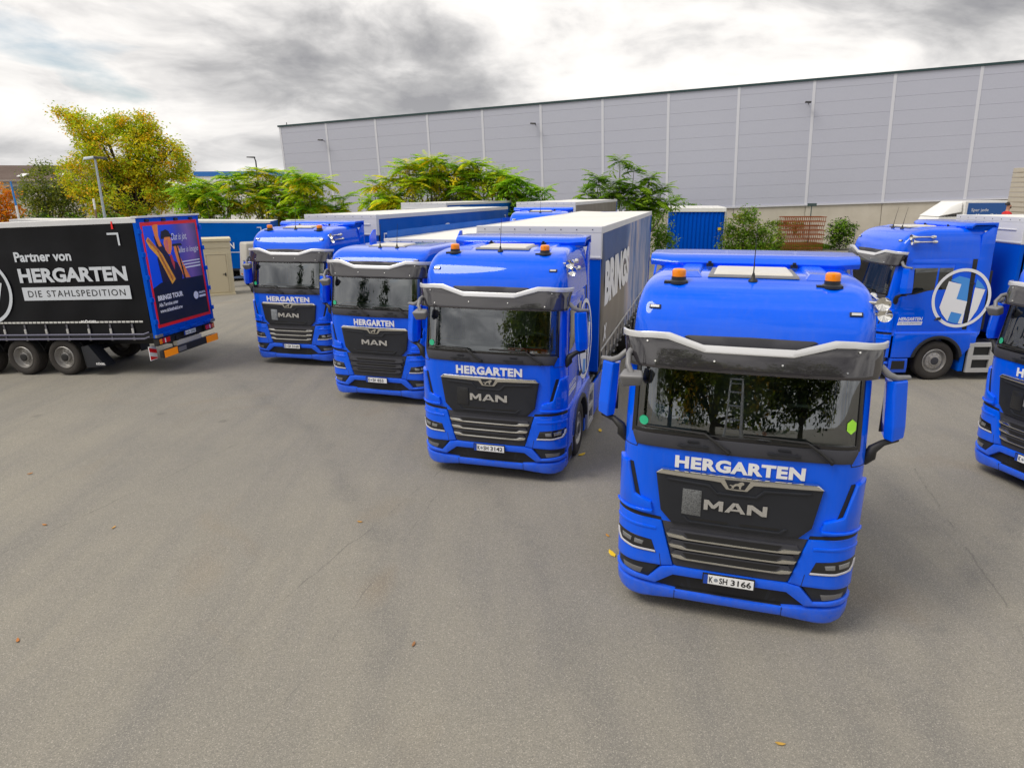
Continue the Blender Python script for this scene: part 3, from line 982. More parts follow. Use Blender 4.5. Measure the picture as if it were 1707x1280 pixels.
    part('fmir', 'mirror_housing', lambda b: b.hexa([(-1.24, -.02, 2.655), (-1.03, -.05, 2.685), (-1.05, .08, 2.72), (-1.20, .10, 2.70)], [(-1.275, -.10, 2.80), (-1.005, -.13, 2.815), (-1.03, .03, 2.85), (-1.24, .07, 2.85)]), MIRG, fm, bevel=.035, seg=3, smooth=60)
    part('fmirarm', 'mirror_arm', lambda b: b.tube([(-1.14, -.02, 2.81), (-1.19, .02, 2.90), (-1.20, .12, 2.99), (-1.17, .30, 3.02)], [.03, .03, .03, .045], 8), MIRG, fm, smooth=50)
    # ---- sides
    for s in (1, -1):
        dr = empty('door', parent=R)
        spanel('door', 'door_panel', [(.40, 1.27), (1.62, 1.27), (1.62, 2.90), (.46, 2.90), (.40, 2.2)], .010, .03, BLUE, dr, s, bev=.010)
        wn = spanel('dwin', 'side_window', [(.42, 2.17), (.75, 2.19), (1.02, 2.27), (1.20, 2.30), (1.22, 2.83), (.50, 2.83)], .014, .02, DGLASS, dr, s, bev=.004)
        spanel('dwin2', 'quarter_window', [(1.26, 2.30), (1.60, 2.31), (1.60, 2.83), (1.26, 2.83)], .014, .02, DGLASS, R, s, bev=.004)
        part(('handle', s), 'door_handle', lambda b, s=s: b.hexa([(s * 1.225, 1.30, 1.54), (s * 1.225, 1.48, 1.55), (s * 1.225, 1.48, 1.63), (s * 1.225, 1.36, 1.62)], [(s * 1.27, 1.32, 1.555), (s * 1.27, 1.46, 1.56), (s * 1.27, 1.46, 1.62), (s * 1.27, 1.38, 1.61)]), BLACK, dr, bevel=.012)
        spanel('rearside', 'side_panel', [(1.64, 1.27), (2.03, 1.27), (2.03, 3.04), (.60, 3.04), (.56, 2.925), (1.64, 2.915)], .007, .03, BLUE, R, s, bev=.008)
        spanel('gapstrip', 'side_gap_strip', [(2.05, 1.30), (2.17, 1.30), (2.17, 3.04), (2.05, 3.04)], .002, .05, BLACK, R, s, bev=.006)
        for zz in (1.75, 2.45):
            part(('rung', s, zz), 'gap_clip', lambda b, s=s, zz=zz: b.box(min(s * 1.20, s * 1.235), max(s * 1.20, s * 1.235), 2.04, 2.18, zz - .015, zz + .015), ANTH, R)
        fa = spanel('fairing', 'side_fairing', [(2.19, 1.06), (2.44, 1.08), (2.52, 1.25), (2.52, 3.78), (2.40, 3.78), (2.19, 3.62)] if not lowroof else [(2.19, 1.06), (2.44, 1.08), (2.52, 1.25), (2.52, 3.3), (2.19, 3.3)], .006, .03, BLUE, R, s, bev=.01)
        spanel('fairrub', 'fairing_edge', [(2.53, 1.3), (2.60, 1.3), (2.60, 2.75), (2.53, 2.75)], -.02, .03, BLACK, R, s, bev=.004)
        # lower side: skirt ahead of the wheel, arch, panel behind
        arch = [(1.5 + .63 * math.cos(rad(a)), .50 + .63 * math.sin(rad(a))) for a in range(170, 8, -9)]
        spanel('skirt', 'lower_side_panel', [(.36, .60)] + [(.80, .60)] + arch + [(2.16, .66), (2.44, .98), (2.44, 1.24), (.36, 1.24)], .012, .04, BLUE, R, s, bev=.012)
        spanel('sill', 'sill_ridge', [(.36, 1.205), (2.40, 1.205), (2.40, 1.25), (.36, 1.25)], .026, .03, BLUE, R, s, bev=.012)
        spanel('stepp', 'entry_step', [(.34, .20), (.82, .20), (.80, .58), (.34, .58)], .0, .20, BLUE, R, s, bev=.02)
        spanel('stepb', 'step_recess', [(.40, .30), (.74, .30), (.73, .52), (.40, .52)], .002, .01, BLACK, R, s, bev=0)
        lip = [(1.5 + r * math.cos(rad(a)), .50 + r * math.sin(rad(a))) for r, rng in ((.66, range(172, 4, -8)), (.58, range(8, 176, 8))) for a in rng]
        spanel('lip', 'wheel_arch_trim', lip, .035, .12, ANTH, R, s, bev=.012)
        part(('liner', s), 'wheel_arch_liner', lambda b, s=s: b.grid(lambda u, v: (s * v, 1.5 + .60 * math.cos(u), .5 + .60 * math.sin(u)), [rad(a) for a in range(0, 181, 12)], [.72, 1.24]), BLACK, R)
        wheel('steer', R, s * 1.08, 1.5, s, .5, .31, 'front')
        part(('mud', s), 'mudguard', lambda b, s=s: b.box(min(s * .9, s * 1.22), max(s * .9, s * 1.22), 2.14, 2.26, .22, .95), BLUED, R, bevel=.02)
        # battery / step box behind the wheel
        bx = empty('step_box', parent=R)

        def frame(b, s=s):
            x0, x1 = s * 1.20, s * 1.262
            X = (min(x0, x1), max(x0, x1))
            for y0, y1, z0, z1 in ((2.30, 2.98, .86, .97), (2.30, 2.98, .53, .64), (2.30, 2.98, .20, .31), (2.30, 2.43, .31, .53), (2.86, 2.98, .31, .53), (2.30, 2.43, .64, .86), (2.86, 2.98, .64, .86)):
                b.box(X[0], X[1], y0, y1, z0, z1)
        part(('sbox', s), 'step_frame', frame, ALU, bx, bevel=.008)
        part(('sboxb', s), 'step_inner', lambda b, s=s: b.box(min(s * .75, s * 1.205), max(s * .75, s * 1.205), 2.31, 2.97, .21, .96), BLACK, bx)
        spanel('sideskirt', 'side_skirt', [(3.04, .24), (4.5, .24), (4.36, .95), (3.04, .95)], .012, .04, BLUE, R, s, bev=.02)
    # logo and lettering on the driver's door side
    if detail:
        def LG(q):
            px, py = q
            return (1.91 + (px - 1165 + .144 * (py - 830)) * .0022, 2.09 - (py - 830) * .00246)
        sp = lambda o: (lambda a, z: spoint(1, a, z, o))

        def logo(b):
            ring_mesh(b, (1.90, 2.09), .655, .73, sp(.0185), 64)
            for q in ([(1015, 660), (1155, 690), (1105, 838), (1225, 862), (1175, 1090), (1130, 1085), (1170, 990), (1050, 965), (1010, 1060), (945, 985), (915, 920)],
                      [(1310, 725), (1425, 745), (1345, 945), (1270, 1050), (1240, 1075)]):
                poly_mesh(b, [LG(p) for p in q], sp(.0190))
        part('logo', 'round_h_logo', logo, DECAL, R)

        def logo2(b):
            for q in ([(1035, 652), (1130, 608), (1250, 635), (1225, 862), (1105, 838), (1155, 690)], [(1312, 722), (1330, 640), (1380, 680), (1425, 738)], [(1050, 965), (1170, 990), (1130, 1085), (1070, 1080), (1010, 1060)]):
                poly_mesh(b, [LG(p) for p in q], sp(.0182))
        part('logo2', 'logo_highlight', logo2, LBLUE, R)
        part('sidetxt', 'side_lettering', lambda b: text_mesh(b, 'HERGARTEN', .42, 1.02, 1.535, 1.625, sp(.0125), bold=.03, shear=.2), DECAL, R)
        part('sidebox', 'side_lettering', lambda b: poly_mesh(b, [(.40, 1.43), (1.01, 1.43), (1.03, 1.515), (.42, 1.515)], sp(.0125)), DECAL, R)
        part('sideboxt', 'side_lettering', lambda b: text_mesh(b, 'DIE STAHLSPEDITION', .44, .99, 1.455, 1.492, sp(.0130), bold=.01), DBLUE, R)
    # ---- chassis
    ch = part('chassis', 'chassis', lambda b: b.box(-.42, -.34, .6, 5.85, .62, .92).box(.34, .42, .6, 5.85, .62, .92).box(-.42, .42, 5.75, 5.85, .62, .92).box(-.5, .5, 4.4, 5.5, .92, .99).box(-.92, .92, .76, 2.25, .27, .9).box(-.3, .3, 2.25, 4.6, .32, .62), BLACK, R, bevel=.01)  # frame plus a wide low underbody block, added to deepen shade beneath
    part('fifthwheel', 'coupling_plate', lambda b: b.cyl((0, 4.9, 1.0), (0, 4.9, 1.1), .48, .46, 24), ANTH, R)
    for s in (1, -1):
        wheel('drive', R, s * .95, 5.1, s, .5, .58, 'rear')
        part(('rearfender', s), 'rear_fender', lambda b, s=s: b.grid(lambda u, v: (s * v, 5.1 + .58 * math.cos(u), .52 + .58 * math.sin(u)), [rad(a) for a in range(20, 161, 14)], [.64, 1.25]), BLACK, R, smooth=50)
        part(('tank', s), 'fuel_tank', lambda b, s=s: b.box(min(s * .5, s * 1.15), max(s * .5, s * 1.15), 3.06, 4.4, .30, .92), ALU, R, bevel=.06, seg=3)
    return root
# ================================================================== curtain-sided trailers
# local frame: x across, y backwards from the bulkhead (0) to the rear doors (L), z up
ROOFT = mat('white_roof_tarp', (.78, .765, .735), .62, noise=(.7, .55, (.86, .85, .82)), bump=(5, .25))
TRIMW = mat('light_grey_bulkhead', (.68, .69, .71), .45, noise=(2, .4, (.85, .85, .85)))
BLUECUR = mat('blue_curtain', (.0, .105, .50), .40, spec=.3, tint=(.1, .4, 1.0), noise=(.6, .5, (.75, .8, .85)), bump=(2.5, .35))
BLUEWALL = mat('blue_wall', (.0, .085, .60), .38, spec=.3, tint=(.1, .4, 1.0), noise=(.8, .4, (.8, .8, .85)))
BLKCUR = mat('black_curtain', (.0035, .004, .006), .30, spec=.22, noise=(.9, .6, (2.0, 2.0, 2.0)), bump=(2.2, .35))
GREYCUR = mat('grey_curtain', (.20, .18, .155), .5, noise=(1.2, .4, (.8, .8, .8)))
RUST = mat('rusty_steel', (.30, .085, .026), .85, noise=(9, .8, (.55, .5, .45)), bump=(40, .3))
REFLW = mat('reflective_tape', (.72, .72, .70), .35, noise=(60, .8, (.55, .55, .55)))
STRAPM = mat('strap_webbing', (.10, .10, .12), .6)


def banner_mat():
    """printed curtain: dark blue head, brown grey field, pale blue picture towards the rear"""
    m = bpy.data.materials.new('printed_curtain')
    m.use_nodes = True
    T = NT(m.node_tree)
    T.n.clear()
    tc = T.add('ShaderNodeTexCoord').outputs['Object']
    sp = T.add('ShaderNodeSeparateXYZ', {0: tc})
    y, z = sp.outputs[1], sp.outputs[2]
    nz = T.noise(tc, .7, 4, .6)
    zz = T.math('ADD', z, T.math('MULTIPLY', T.math('SUBTRACT', nz, .5), .5))
    field = T.ramp(T.math('MULTIPLY', T.math('SUBTRACT', zz, 1.2), .38), [(.0, (.17, .155, .14)), (.45, (.20, .17, .14)), (.62, (.13, .105, .095)), (.74, (.02, .065, .22)), (1, (.012, .075, .28))])
    mp = T.add('ShaderNodeMapping', {0: tc})
    mp.inputs['Scale'].default_value = (1, 1.6, .35)
    st = T.noise(mp.outputs[0], 1.3, 5, .65)
    pic = T.ramp(st, [(.30, (.012, .06, .26)), (.45, (.10, .20, .46)), (.55, (.34, .36, .52)), (.64, (.50, .42, .44)), (.75, (.10, .09, .16))])
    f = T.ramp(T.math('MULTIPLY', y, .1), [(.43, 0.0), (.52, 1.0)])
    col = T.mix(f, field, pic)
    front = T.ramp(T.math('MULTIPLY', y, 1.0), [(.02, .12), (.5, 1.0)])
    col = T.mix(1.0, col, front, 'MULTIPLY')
    b = T.add('ShaderNodeBsdfPrincipled', {'Base Color': col, 'Roughness': .42})
    bp = T.add('ShaderNodeBump', {'Strength': .3, 'Distance': .01, 'Height': T.noise(tc, 2.2, 4)})
    T.l.new(bp.outputs[0], b.inputs['Normal'])
    T.add('ShaderNodeOutputMaterial', {0: b.outputs[0]})
    return m


BANNER = banner_mat()


def trailer(loc, rot, label, L=12.3, H=4.0, side=BLUECUR, nearside=None, wheels=True, ribs=True, straps=(), cat='trailer', rear=BLUEWALL, scale=1.0, wy=None):
    root = empty('curtain_trailer', loc, rot)
    root.scale = (scale,) * 3
    tag(root, label, cat, 'curtain-sided trailers in the yard')
    rnd = random.Random(int(L * 100))
    hw = 1.255
    # roof tarp, slightly sagging between the bows
    def roof(b):
        ny = int(L / .16)
        ys = [L * i / ny for i in range(ny + 1)]
        xs = [-1.25, -1.2, -.9, -.45, 0, .45, .9, 1.2, 1.25]
        def p(x, y):
            k = abs(math.sin(math.pi * y / .64)) if ribs else .5
            return (x, y, H - .006 - .020 * k * (1 - (x / 1.25) ** 2) + .008 * math.sin(3 * x + y))
        b.grid(p, xs, ys)
    part(('troof', L, H, ribs), 'roof_tarp', roof, ROOFT, root, smooth=60)
    for s in (-1, 1):
        part(('trail', L, H, s), 'roof_rail', lambda b, s=s: b.box(min(s * 1.245, s * 1.28), max(s * 1.245, s * 1.28), 0, L, H - .13, H + .004), TRIMW, root, bevel=.008)
        m = nearside if (nearside and s > 0) else side

        def cur(b, s=s):
            ny = int(L / .3)
            ys = [.12 + (L - .24) * i / ny for i in range(ny + 1)]
            zs = [1.16, 1.3, 1.6, 1.9, 2.2, 2.5, 2.8, 3.1, 3.4, 3.7, H - .11]
            def p(y, z):
                k = .018 * math.sin(y * 5.1 + 1.3 * math.sin(z * 1.7)) * (1 - ((z - 2.5) / 1.5) ** 4) + .010 * math.sin(z * 6 + y * .8)
                return (s * (hw + .010 + k), y, z)
            b.grid(p, ys, zs)
        cu = part(('curtain', L, H, s), 'curtain', cur, m, root, smooth=60)
        part(('srail', L, s), 'side_rail', lambda b, s=s: b.box(min(s * 1.20, s * 1.27), max(s * 1.20, s * 1.27), 0, L, 1.02, 1.16), ANTH, root, bevel=.008)
        if s in straps:
            n = int(L / .66)
            for i in range(n):
                y = .4 + i * .66
                st = empty('tension_strap', (s * 1.285, y, 0), parent=root)
                st.scale = (s, 1, 1)
                part('tstrap', 'strap_band', lambda b: b.box(-.006, .006, -.024, .024, 1.02, 1.42), STRAPM, st)
                part('tbuckle', 'strap_buckle', lambda b: b.box(-.008, .018, -.032, .032, 1.17, 1.30), ALU, st, bevel=.005)
                part('thook', 'strap_hook', lambda b: b.box(-.02, .02, -.03, .03, .985, 1.035), ALU, st, bevel=.005)
            part(('tape', L, s), 'reflective_strip', lambda b, s=s: [b.box(min(s * 1.272, s * 1.282), max(s * 1.272, s * 1.282), .3 + k * .13, .3 + k * .13 + .105, 1.455, 1.50) for k in range(int((L - .6) / .13))] and None, REFLW, root)
    # bulkhead
    bk = part(('bulk', H), 'bulkhead', lambda b: b.box(-1.27, 1.27, -.05, .06, 1.10, H - .62), BLUEWALL, root, bevel=.02)
    part(('bulkcap', H), 'bulkhead_cap', lambda b: b.box(-1.278, 1.278, -.062, .10, H - .62, H - .10).box(-1.282, 1.282, -.066, .12, H - .11, H + .012).box(-1.278, 1.278, -.075, -.055, H - .60, H - .56), TRIMW, root, bevel=.014)
    part(('bulkridge', H), 'bulkhead_ridge', lambda b: b.box(-1.05, 1.05, -.085, -.06, H - .30, H - .27), TRIMW, bk, bevel=.01)
    for k in range(8):
        x = -1.1 + k * 2.2 / 7
        part(('rivet', k, H), 'rivet', lambda b, x=x: b.cyl((x, -.068, H - .05), (x, -.076, H - .05), .012, .008, 8), DGREY, bk)
    # rear frame and doors
    part(('rearf', L, H), 'rear_frame', lambda b: b.box(-1.275, -1.16, L - .10, L + .012, 1.02, H - .02).box(1.16, 1.275, L - .10, L + .012, 1.02, H - .02).box(-1.16, 1.16, L - .10, L + .010, H - .14, H - .02).box(-1.16, 1.16, L - .10, L + .010, 1.02, 1.16), rear, root, bevel=.01)
    for s in (-1, 1):
        part(('rdoor', L, H, s), 'rear_door', lambda b, s=s: b.box(min(s * .005, s * 1.155), max(s * .005, s * 1.155), L - .05, L - .005, 1.165, H - .145), rear, root, bevel=.006)
    # floor and running gear
    part(('tfloor', L), 'floor_frame', lambda b: b.box(-1.2, 1.2, .02, L - .02, 1.03, 1.15).box(-.5, -.38, 2.6, L - .1, .72, 1.03).box(.38, .5, 2.6, L - .1, .72, 1.03).box(-.6, .6, .2, 2.6, .92, 1.03), BLACK, root)
    if wheels:
        wy = wy or (L - 2.9)
        for k in range(3):
            y = wy - 1.31 * k
            for s in (-1, 1):
                wheel('trail', root, s * 1.07, y, s, .5, .37, 'rear')
                mg = part(('tmg', s, round(y, 2)), 'mudguard', lambda b, s=s, y=y: b.tube([(s * 1.08, y + .60 * math.cos(rad(a)), .5 + .60 * math.sin(rad(a))) for a in range(14, 167, 12)], .02, 6).grid(lambda u, v: (s * v, y + .60 * math.cos(u), .5 + .60 * math.sin(u)), [rad(a) for a in range(14, 167, 12)], [.86, 1.26]), BLACK, root, smooth=50)
            part(('axle', round(y, 2)), 'axle', lambda b, y=y: b.cyl((-1.0, y, .5), (1.0, y, .5), .07, None, 12), BLACK, root)
        for s in (-1, 1):
            part(('tflap', s, L), 'mud_flap', lambda b, s=s: b.box(min(s * .86, s * 1.26), max(s * .86, s * 1.26), wy + .66, wy + .68, .20, .82), BLACK, root)
            part(('legs', s), 'landing_leg', lambda b, s=s: b.box(s * .75 - .06, s * .75 + .06, 2.5, 2.62, .12, 1.03).box(s * .75 - .15, s * .75 + .15, 2.42, 2.70, .08, .12), DGREY, root)
    return root
# ================================================================== ground, warehouse, far buildings
TILT = rad(1.98)


def sstep(a, b, x):
    t = max(0.0, min(1.0, (x - a) / (b - a)))
    return t * t * (3 - 2 * t)


def gz(x, y):
    """the yard falls to the left and is laid level with the warehouse farther back"""
    k = sstep(27, 40, y)
    xx = max(-60.0, min(60.0, x))
    return (1 - k) * .0346 * min(0.0, max(xx, -40) + 9.1) + k * (.0346 * xx + .15 - .45 * sstep(6, 14, xx))


def asphalt_mat():
    m = bpy.data.materials.new('weathered_asphalt')
    m.use_nodes = True
    T = NT(m.node_tree)
    T.n.clear()
    tc = T.add('ShaderNodeTexCoord').outputs['Object']
    big = T.noise(tc, .22, 5, .6)
    mid = T.noise(tc, 1.1, 6, .65)
    # driving streaks along the lanes
    mp = T.add('ShaderNodeMapping', {0: tc})
    mp.inputs['Rotation'].default_value = (0, 0, rad(-28))
    mp.inputs['Scale'].default_value = (1.3, .16, 1)
    stk = T.noise(mp.outputs[0], 1.2, 5, .6)
    c = T.mix(T.ramp(big, [(.35, 0.0), (.68, 1.0)]), (.305, .284, .236), (.240, .229, .203))
    c = T.mix(T.math('MULTIPLY', T.ramp(mid, [(.42, 0.0), (.72, 1.0)]), .45), c, (.305, .282, .238))
    c = T.mix(T.math('MULTIPLY', T.ramp(stk, [(.45, 0.0), (.68, 1.0)]), .55), c, (.205, .198, .186))
    # tyre tracks: broad arcs worn into the surface
    sp0 = T.add('ShaderNodeSeparateXYZ', {0: tc})
    tw = T.math('MULTIPLY', T.math('SUBTRACT', T.noise(tc, .25, 3, .5), .5), 1.2)
    trk = T.noise(tc, 1.3, 5, .7)
    for cx, cy, rd in ((-22, 2, 21.0), (-22, 2, 23.1), (-26, 14, 30.5), (-26, 14, 32.4), (20, -6, 17.5), (20, -6, 19.5)):
        q = T.math('SQRT', T.math('ADD', T.math('POWER', T.math('SUBTRACT', sp0.outputs[0], cx), 2.0), T.math('POWER', T.math('SUBTRACT', sp0.outputs[1], cy), 2.0)))
        q = T.math('ABSOLUTE', T.math('ADD', T.math('SUBTRACT', q, rd), tw))
        k = T.math('MULTIPLY', T.math('SUBTRACT', 1.0, T.math('DIVIDE', q, .34), True), T.ramp(trk, [(.38, .08), (.68, .60)]))
        c = T.mix(k, c, (.17, .165, .155))
    # brown stains
    stn = T.noise(tc, .42, 3, .5, .8)
    c = T.mix(T.math('MULTIPLY', T.ramp(stn, [(.60, 0.0), (.75, 1.0)]), .30), c, (.26, .19, .115))
    # aggregate
    v = T.add('ShaderNodeTexVoronoi', {'Vector': tc, 'Scale': 130.0})
    agg = T.add('ShaderNodeSeparateColor', {0: v.outputs['Color']}).outputs[0]
    c = T.mix(T.ramp(agg, [(.0, .45), (.28, .0)]), c, (.095, .092, .086))
    c = T.mix(T.ramp(agg, [(.80, .0), (1.0, .60)]), c, (.55, .51, .44))
    fine = T.noise(tc, 48, 4, .75)
    c = T.mix(T.ramp(fine, [(.36, .40), (.54, 0.0)]), c, (.13, .125, .115))
    # laying joints: cracked dark lines
    sp = T.add('ShaderNodeSeparateXYZ', {0: tc})
    X, Y = sp.outputs[0], sp.outputs[1]
    wob = T.math('MULTIPLY', T.math('SUBTRACT', T.noise(tc, .8, 5, .7), .5), .30)
    brk = T.noise(tc, 1.6, 4, .7)
    for x0, y0, x1, y1, wd, am in ((-6.9, 8.1, -5.69, 11.35, .014, .5), (-3.56, 4.9, -1.66, 9.8, .013, .5), (6.68, 9.9, 5.55, 6.35, .022, .45), (-2.3, 4.7, -1.7, 7.6, .012, .4)):
        L = math.hypot(x1 - x0, y1 - y0)
        dx, dy = (x1 - x0) / L, (y1 - y0) / L
        # signed distance across, position along
        d = T.math('ADD', T.math('ADD', T.math('MULTIPLY', X, dy), T.math('MULTIPLY', Y, -dx)), -(x0 * dy - y0 * dx))
        d = T.math('ABSOLUTE', T.math('ADD', d, wob))
        a = T.math('ADD', T.math('ADD', T.math('MULTIPLY', X, dx), T.math('MULTIPLY', Y, dy)), -(x0 * dx + y0 * dy))
        on = T.math('SUBTRACT', 1.0, T.math('DIVIDE', d, wd), True)
        ends = T.math('MULTIPLY', T.math('GREATER_THAN', a, -1.0), T.math('LESS_THAN', a, L + 2.5))
        k = T.math('MULTIPLY', T.math('MULTIPLY', on, ends), T.math('MULTIPLY', T.ramp(brk, [(.42, 0.0), (.56, 1.0)]), am))
        c = T.mix(k, c, (.08, .077, .072))
    # oil spots
    vo = T.add('ShaderNodeTexVoronoi', {'Vector': tc, 'Scale': .55})
    vd = T.math('ADD', vo.outputs['Distance'], T.math('MULTIPLY', mid, .10))
    c = T.mix(T.ramp(vd, [(.085, .35), (.13, 0.0)]), c, (.10, .096, .09))
    b = T.add('ShaderNodeBsdfPrincipled', {'Base Color': c, 'Roughness': .92, 'Specular IOR Level': .25})
    hb = T.math('ADD', T.math('MULTIPLY', agg, .6), T.math('MULTIPLY', fine, .8))
    bp = T.add('ShaderNodeBump', {'Strength': .5, 'Distance': .012, 'Height': hb})
    T.l.new(bp.outputs[0], b.inputs['Normal'])
    T.add('ShaderNodeOutputMaterial', {0: b.outputs[0]})
    return m


def build_ground():
    xs = [-900, -300, -120, -60, -48, -40] + [x * 2.0 for x in range(-19, 20)] + [40, 48, 60, 120, 300, 900]
    ys = [-300, -100, -40, -20, -10, 0, 5, 10, 15, 20, 24] + list(range(26, 44)) + [46, 50, 56, 64, 80, 120, 250, 600, 1500]
    b = MB()
    b.grid(lambda x, y: (x, y, gz(x, y)), xs, ys)
    o = link('ground', b.mesh('ground', smooth=60), asphalt_mat())
    tag(o, kind='structure')


build_ground()

# ---- warehouse
CLAD = mat('grey_cladding', (.455, .470, .555), .42, noise=(.16, .6, (.93, .93, .94)))
SEAMW = mat('cover_strip', (.60, .61, .67), .4)
GAP = mat('cladding_joint', (.40, .41, .48), .6)
ROOFD = mat('roof_edge', (.015, .045, .050), .5)
CONC = mat('concrete', (.54, .50, .43), .85, noise=(.6, .8, (.78, .77, .74)), bump=(7, .2))
LAMPB = mat('lamp_housing', (.02, .02, .022), .4)


def warehouse():
    root = empty('warehouse')
    a = rad(19.229)
    root.matrix_world = Matrix.Rotation(-TILT, 4, 'Y') @ Matrix.Rotation(-a, 4, 'Z') @ Matrix.Translation((0, 60.93, 0))
    tag(root, 'long windowless light grey warehouse with panelled wall and concrete base', 'building')
    S0, DS, NB = -45.6, 5.52, 15
    S1 = S0 + DS * NB
    zb = [2.86, 3.45] + [3.45 + i for i in range(1, 9)] + [12.08]
    wall = part('wh_wall', 'wall', lambda b: b.box(S0, S1, .06, 26, 2.6, 12.0), GAP, root)
    for i in range(NB):
        for j in range(len(zb) - 1):
            h = zb[j + 1] - zb[j]
            o = part(('wh_panel', round(h, 2)), 'panel', lambda b, h=h: b.box(.02, DS - .02, 0, .055, .004, h - .004), CLAD, wall, bevel=.006, seg=1)
            o.location = (S0 + i * DS, 0, zb[j])
        o = part('wh_strip', 'cover_strip', lambda b: b.box(-.11, .11, -.03, .0, 2.86, 12.06), SEAMW, root, bevel=.01)
        o.location = (S0 + i * DS + (.1 if i == 0 else 0), 0, 0)
    part('wh_cap', 'roof_edge', lambda b: b.box(S0 - .12, S1, -.10, 26.1, 12.06, 12.22), ROOFD, root)
    part('wh_sillw', 'drip_sill', lambda b: b.box(S0 - .05, S1, -.10, .05, 2.74, 2.86), SEAMW, root)
    pl = part('wh_plinth_core', 'plinth', lambda b: b.box(S0, S1, .12, 26, -1.5, 2.74), CONC, root)
    for i in range(NB):
        o = part('wh_plinth', 'concrete_panel', lambda b: b.box(.02, DS - .02, .02, .12, -1.5, 2.735), CONC, pl, bevel=.01, seg=1)
        o.location = (S0 + i * DS, 0, 0)
    for s in (-40.43, -18.49, 3.75):
        l = empty('wall_lamp', (s, 0, 10.45), parent=root)
        part('wl_arm', 'lamp_arm', lambda b: b.tube([(0, 0, -.05), (0, -.25, .0), (-.05, -.4, .05)], .03, 8), LAMPB, l)
        part('wl_head', 'lamp_head', lambda b: b.hexa([(-.30, -.75, .0), (.14, -.75, -.05), (.14, -.40, -.05), (-.30, -.40, .0)], [(-.28, -.72, .12), (.16, -.72, .08), (.16, -.42, .08), (-.28, -.42, .12)]), LAMPB, l, bevel=.02)
    part('wh_stub', 'roof_anchor', lambda b: b.cyl((S0 + .6, .5, 12.2), (S0 + .6, .5, 12.5), .04, None, 8), LAMPB, root)


warehouse()


def far_buildings():
    # brown roofed hall on the far left
    ro = mat('brown_roof', (.105, .070, .055), .8, noise=(.3, .6, (.7, .7, .7)))
    wa = mat('pale_render', (.50, .47, .42), .8, noise=(.3, .4, (.8, .8, .8)))
    r = empty('far_hall', (-66, 97, 0))
    tag(r, 'far hall with a low brown roof behind the orange tree', 'building')
    part('fh_wall', 'wall', lambda b: b.box(-22, 8, 0, 18, -3, 6.9), wa, r)
    part('fh_roof', 'roof', lambda b: b.hexa([(-23, -.6, 6.7), (9, -.6, 6.6), (9, 18.6, 6.6), (-23, 18.6, 6.7)], [(-23, 8, 9.3), (9, 8, 9.0), (9, 10, 9.0), (-23, 10, 9.3)]), ro, r)
    for k in range(5):
        o = part('fh_win', 'window', lambda b: b.box(-1.2, 1.2, -.08, .02, 4.4, 6.0), DGLASS, r)
        o.location = (-19 + k * 5.5, 0, 0)
        o2 = part('fh_sky', 'roof_light', lambda b: b.hexa([(-.5, 1.4, 7.35), (.5, 1.4, 7.35), (.5, 2.6, 7.72), (-.5, 2.6, 7.72)], [(-.5, 1.4, 7.45), (.5, 1.4, 7.45), (.5, 2.6, 7.82), (-.5, 2.6, 7.82)]), WHITE, r)
        o2.location = (-19 + k * 5.5, 0, 0)
    # white hall with a blue fascia
    r = empty('far_office', (-45, 100, 0))
    tag(r, 'far white flat hall with a blue roof band behind the trees', 'building')
    part('fo_wall', 'wall', lambda b: b.box(.1, 13.9, .1, 15, -3, 7.3), WHITE, r)
    part('fo_band', 'roof_band', lambda b: b.box(0, 14, 0, 15.1, 7.3, 7.95), mat('fascia_blue', (.02, .16, .52), .5), r)
    part('fo_vent', 'roof_vent', lambda b: b.box(6.8, 7.9, 4, 5, 7.95, 8.35).box(6.6, 8.1, 3.9, 5.1, 8.35, 8.5), WHITE, r)
    for k in range(3):
        o = part('fo_win', 'window', lambda b: b.box(-1.6, 1.6, -.02, .12, 4.9, 6.2), DGLASS, r)
        o.location = (2.5 + k * 4.4, 0, 0)


far_buildings()


